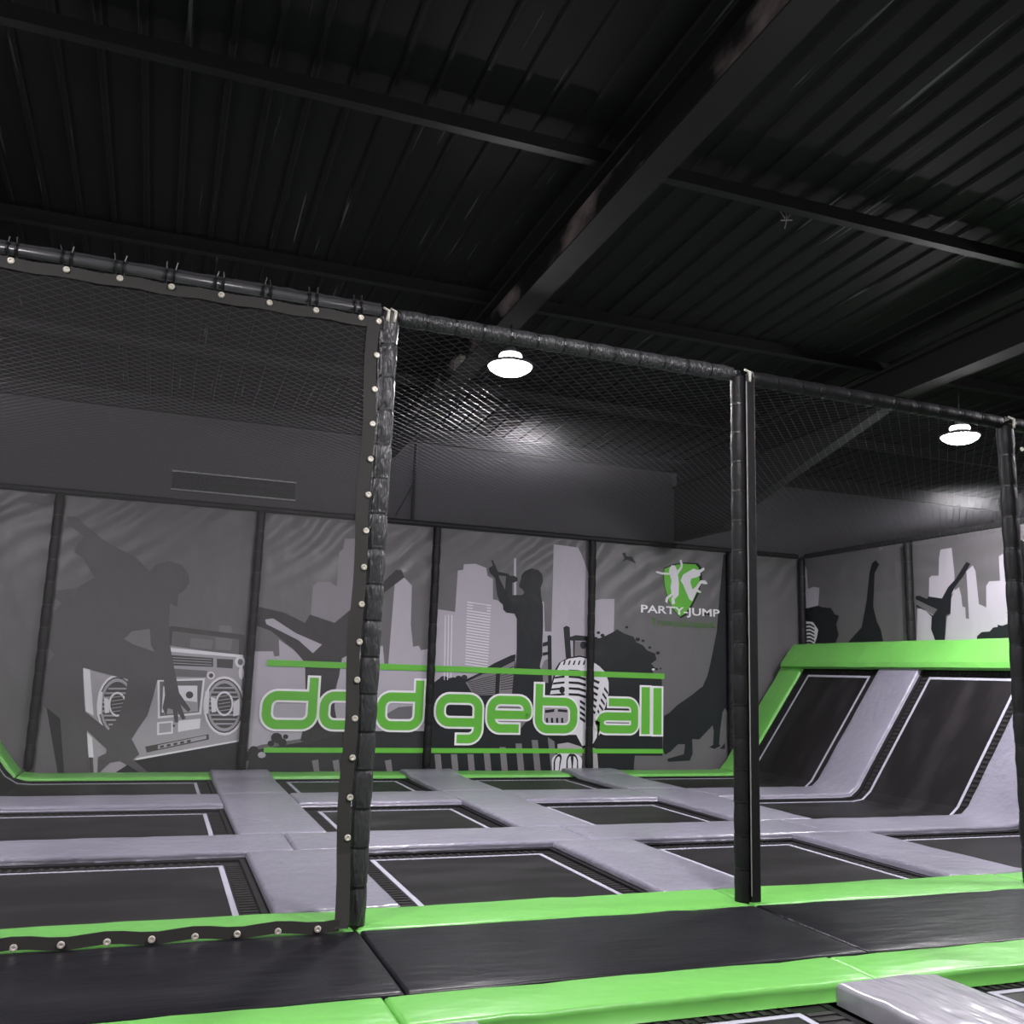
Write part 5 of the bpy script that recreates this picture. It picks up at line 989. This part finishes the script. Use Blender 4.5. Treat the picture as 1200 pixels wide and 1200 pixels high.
# ------------------------------------------------------------------ ceiling net over the court
X0, X1, Y0, Y1 = -3.4, PADX-0.03, YP+0.03, PADY-0.03
def net_z(x, y):
    s = math.sin(math.pi*(y-Y0)/(Y1-Y0)); return 4.09-0.10*s*(0.75+0.25*math.sin(x*2.1))
V = []; F = []
R_S = 0.0016; STEP = 0.12
def strand(p, q):
    d = Vector((q[0]-p[0], q[1]-p[1], 0)); L = d.length
    if L < 0.05: return
    d.normalize(); sd = Vector((-d.y, d.x, 0)); n = max(1, int(L/0.8)); k0 = len(V)
    for i in range(n+1):
        x, y = p[0]+(q[0]-p[0])*i/n, p[1]+(q[1]-p[1])*i/n; z = net_z(x, y)
        V.extend([(x+sd.x*R_S, y+sd.y*R_S, z-R_S*.6), (x-sd.x*R_S, y-sd.y*R_S, z-R_S*.6), (x, y, z+R_S)])
    for i in range(n):
        a, b = k0+3*i, k0+3*i+3
        for k in range(3): F.append((a+k, b+k, b+(k+1) % 3, a+(k+1) % 3))
s = X0-(Y1-Y0)
while s < X1:
    # family 1: x = s + (y - Y0); family 2: x = s + (Y1 - y)
    for fam in (0, 1):
        a = max(0.0, X0-s); b = min(Y1-Y0, X1-s)
        if b > a:
            pa = (s+a, Y0+a) if fam == 0 else (s+a, Y1-a); pb = (s+b, Y0+b) if fam == 0 else (s+b, Y1-b); strand(pa, pb)
    s += STEP
tag(obj('ceiling_net', V, F, 'net_cord', None, True), 'black diamond mesh net stretched overhead from the front rail to the wall pads', 'net')

# ------------------------------------------------------------------ lamps and small things
LL = ['round white high bay lamp glowing below the first rafter, left of the two', 'round white high bay lamp glowing beside the right net post', 'round high bay lamp behind the viewer in the middle', 'round high bay lamp behind the viewer at the right', 'round high bay lamp behind the viewer at the left', 'round high bay lamp left of the view above the boombox pad']
for (x, y, z), lab in zip(LAMPS, LL):
    t = thing('high_bay_lamp', lab, 'lamp', 'high bay lamps', (x, y, z))
    o = MB().lathe((0, 0, 0), [(0.02, -0.1), (0.1, -0.09), (0.17, -0.066), (0.225, -0.03), (0.25, 0.01)], 32).build('lens', 'lens', t, True); o['label'] = 'glowing white lens'
    MB().lathe((0, 0, 0), [(0.255, 0.0), (0.262, 0.012), (0.255, 0.03), (0.17, 0.06), (0.10, 0.085), (0.05, 0.09)], 32).build('housing', 'lamp_shell', t, True)
    o = MB().lathe((0, 0, 0), [(0.10, 0.10), (0.132, 0.105), (0.132, 0.125), (0.12, 0.145), (0.06, 0.16)], 24).build('upper_ring', 'upper_glow', t, True); o['label'] = 'bright upper ring of the lamp'
    MB().lathe((0, 0, 0), [(0.06, 0.085), (0.06, 0.16), (0.055, 0.22), (0.02, 0.235)], 16).build('driver', 'lamp_shell', t, True)
    fins = MB()
    for k in range(12):
        th = 2*math.pi*k/12; fins.tube((0.11*math.cos(th), 0.11*math.sin(th), 0.08), (0.09*math.cos(th), 0.09*math.sin(th), 0.125), 0.007, 4)
    fins.build('cooling_fins', 'lamp_shell', t)
    MB().tube((0, 0, 0.23), (0, 0, roof_z(y)-z-0.02 if abs(x-3.385) > .2 else 5.70-0.04*(y-4.2)-z), 0.012, 8).build('hanger', 'black_steel', t)
t = thing('junction_box', 'small pale box fixed to the rafter beside the first lamp', 'box', None, (3.33, 11.17, 5.57))
bevel(MB().box((-0.045, -0.13, -0.08), (0.045, 0.13, 0.08)).build('case', 'box_plastic', t), 0.012); MB().box((-0.036, -0.134, -0.03), (0.03, -0.129, 0.06)).build('cover', 'ivory', t)
yv = roof_z(6.9)-0.24
t = thing('wire_clip', 'tangle of loose wire hanging under the roof right of the rafter', 'wire', None, (5.35, 7.05, roof_z(7.05)-0.02))
b = MB()
for a_, c_ in (((0, 0, 0), (0.02, 0, -0.22)), ((0.0, 0, -0.2), (-0.06, 0.02, -0.1)), ((0.02, 0, -0.2), (0.09, 0.0, -0.09)), ((-0.05, 0, -0.23), (0.08, 0, -0.2)), ((0.02, 0, -0.2), (0.0, 0.01, -0.3))): b.tube(a_, c_, 0.006, 6)
b.build('wire', 'box_plastic', t)
t = thing('wall_vent', 'long dark vent slot in the grey wall above the boombox pad', 'vent', None, (0.92, YB, 4.5))
MB().box((-0.97, -0.03, -0.13), (0.97, -0.002, 0.13)).build('recess', 'vent_dark', t)
for z in (-0.15, 0.15): MB().box((-0.99, -0.05, z-0.012), (0.99, -0.002, z+0.012)).build('frame_bar', 'vent_edge', t)
for k in range(3): MB().box((-0.96, -0.04, -0.07+k*0.07-0.006), (0.96, -0.03, -0.07+k*0.07+0.006)).build('slat', 'vent_dark', t)
t = thing('wall_pipe', 'thin dark pipe on the grey wall below the first rafter', 'pipe', None, (3.93, YB-0.05, 4.2))
MB().tube((0, 0, 0), (0.0, 0, 1.4), 0.03, 8).build('pipe', 'wall_black', t); MB().tube((-0.3, 0, 0.05), (-0.02, 0, 0.62), 0.012, 6).build('cable', 'wall_black', t)
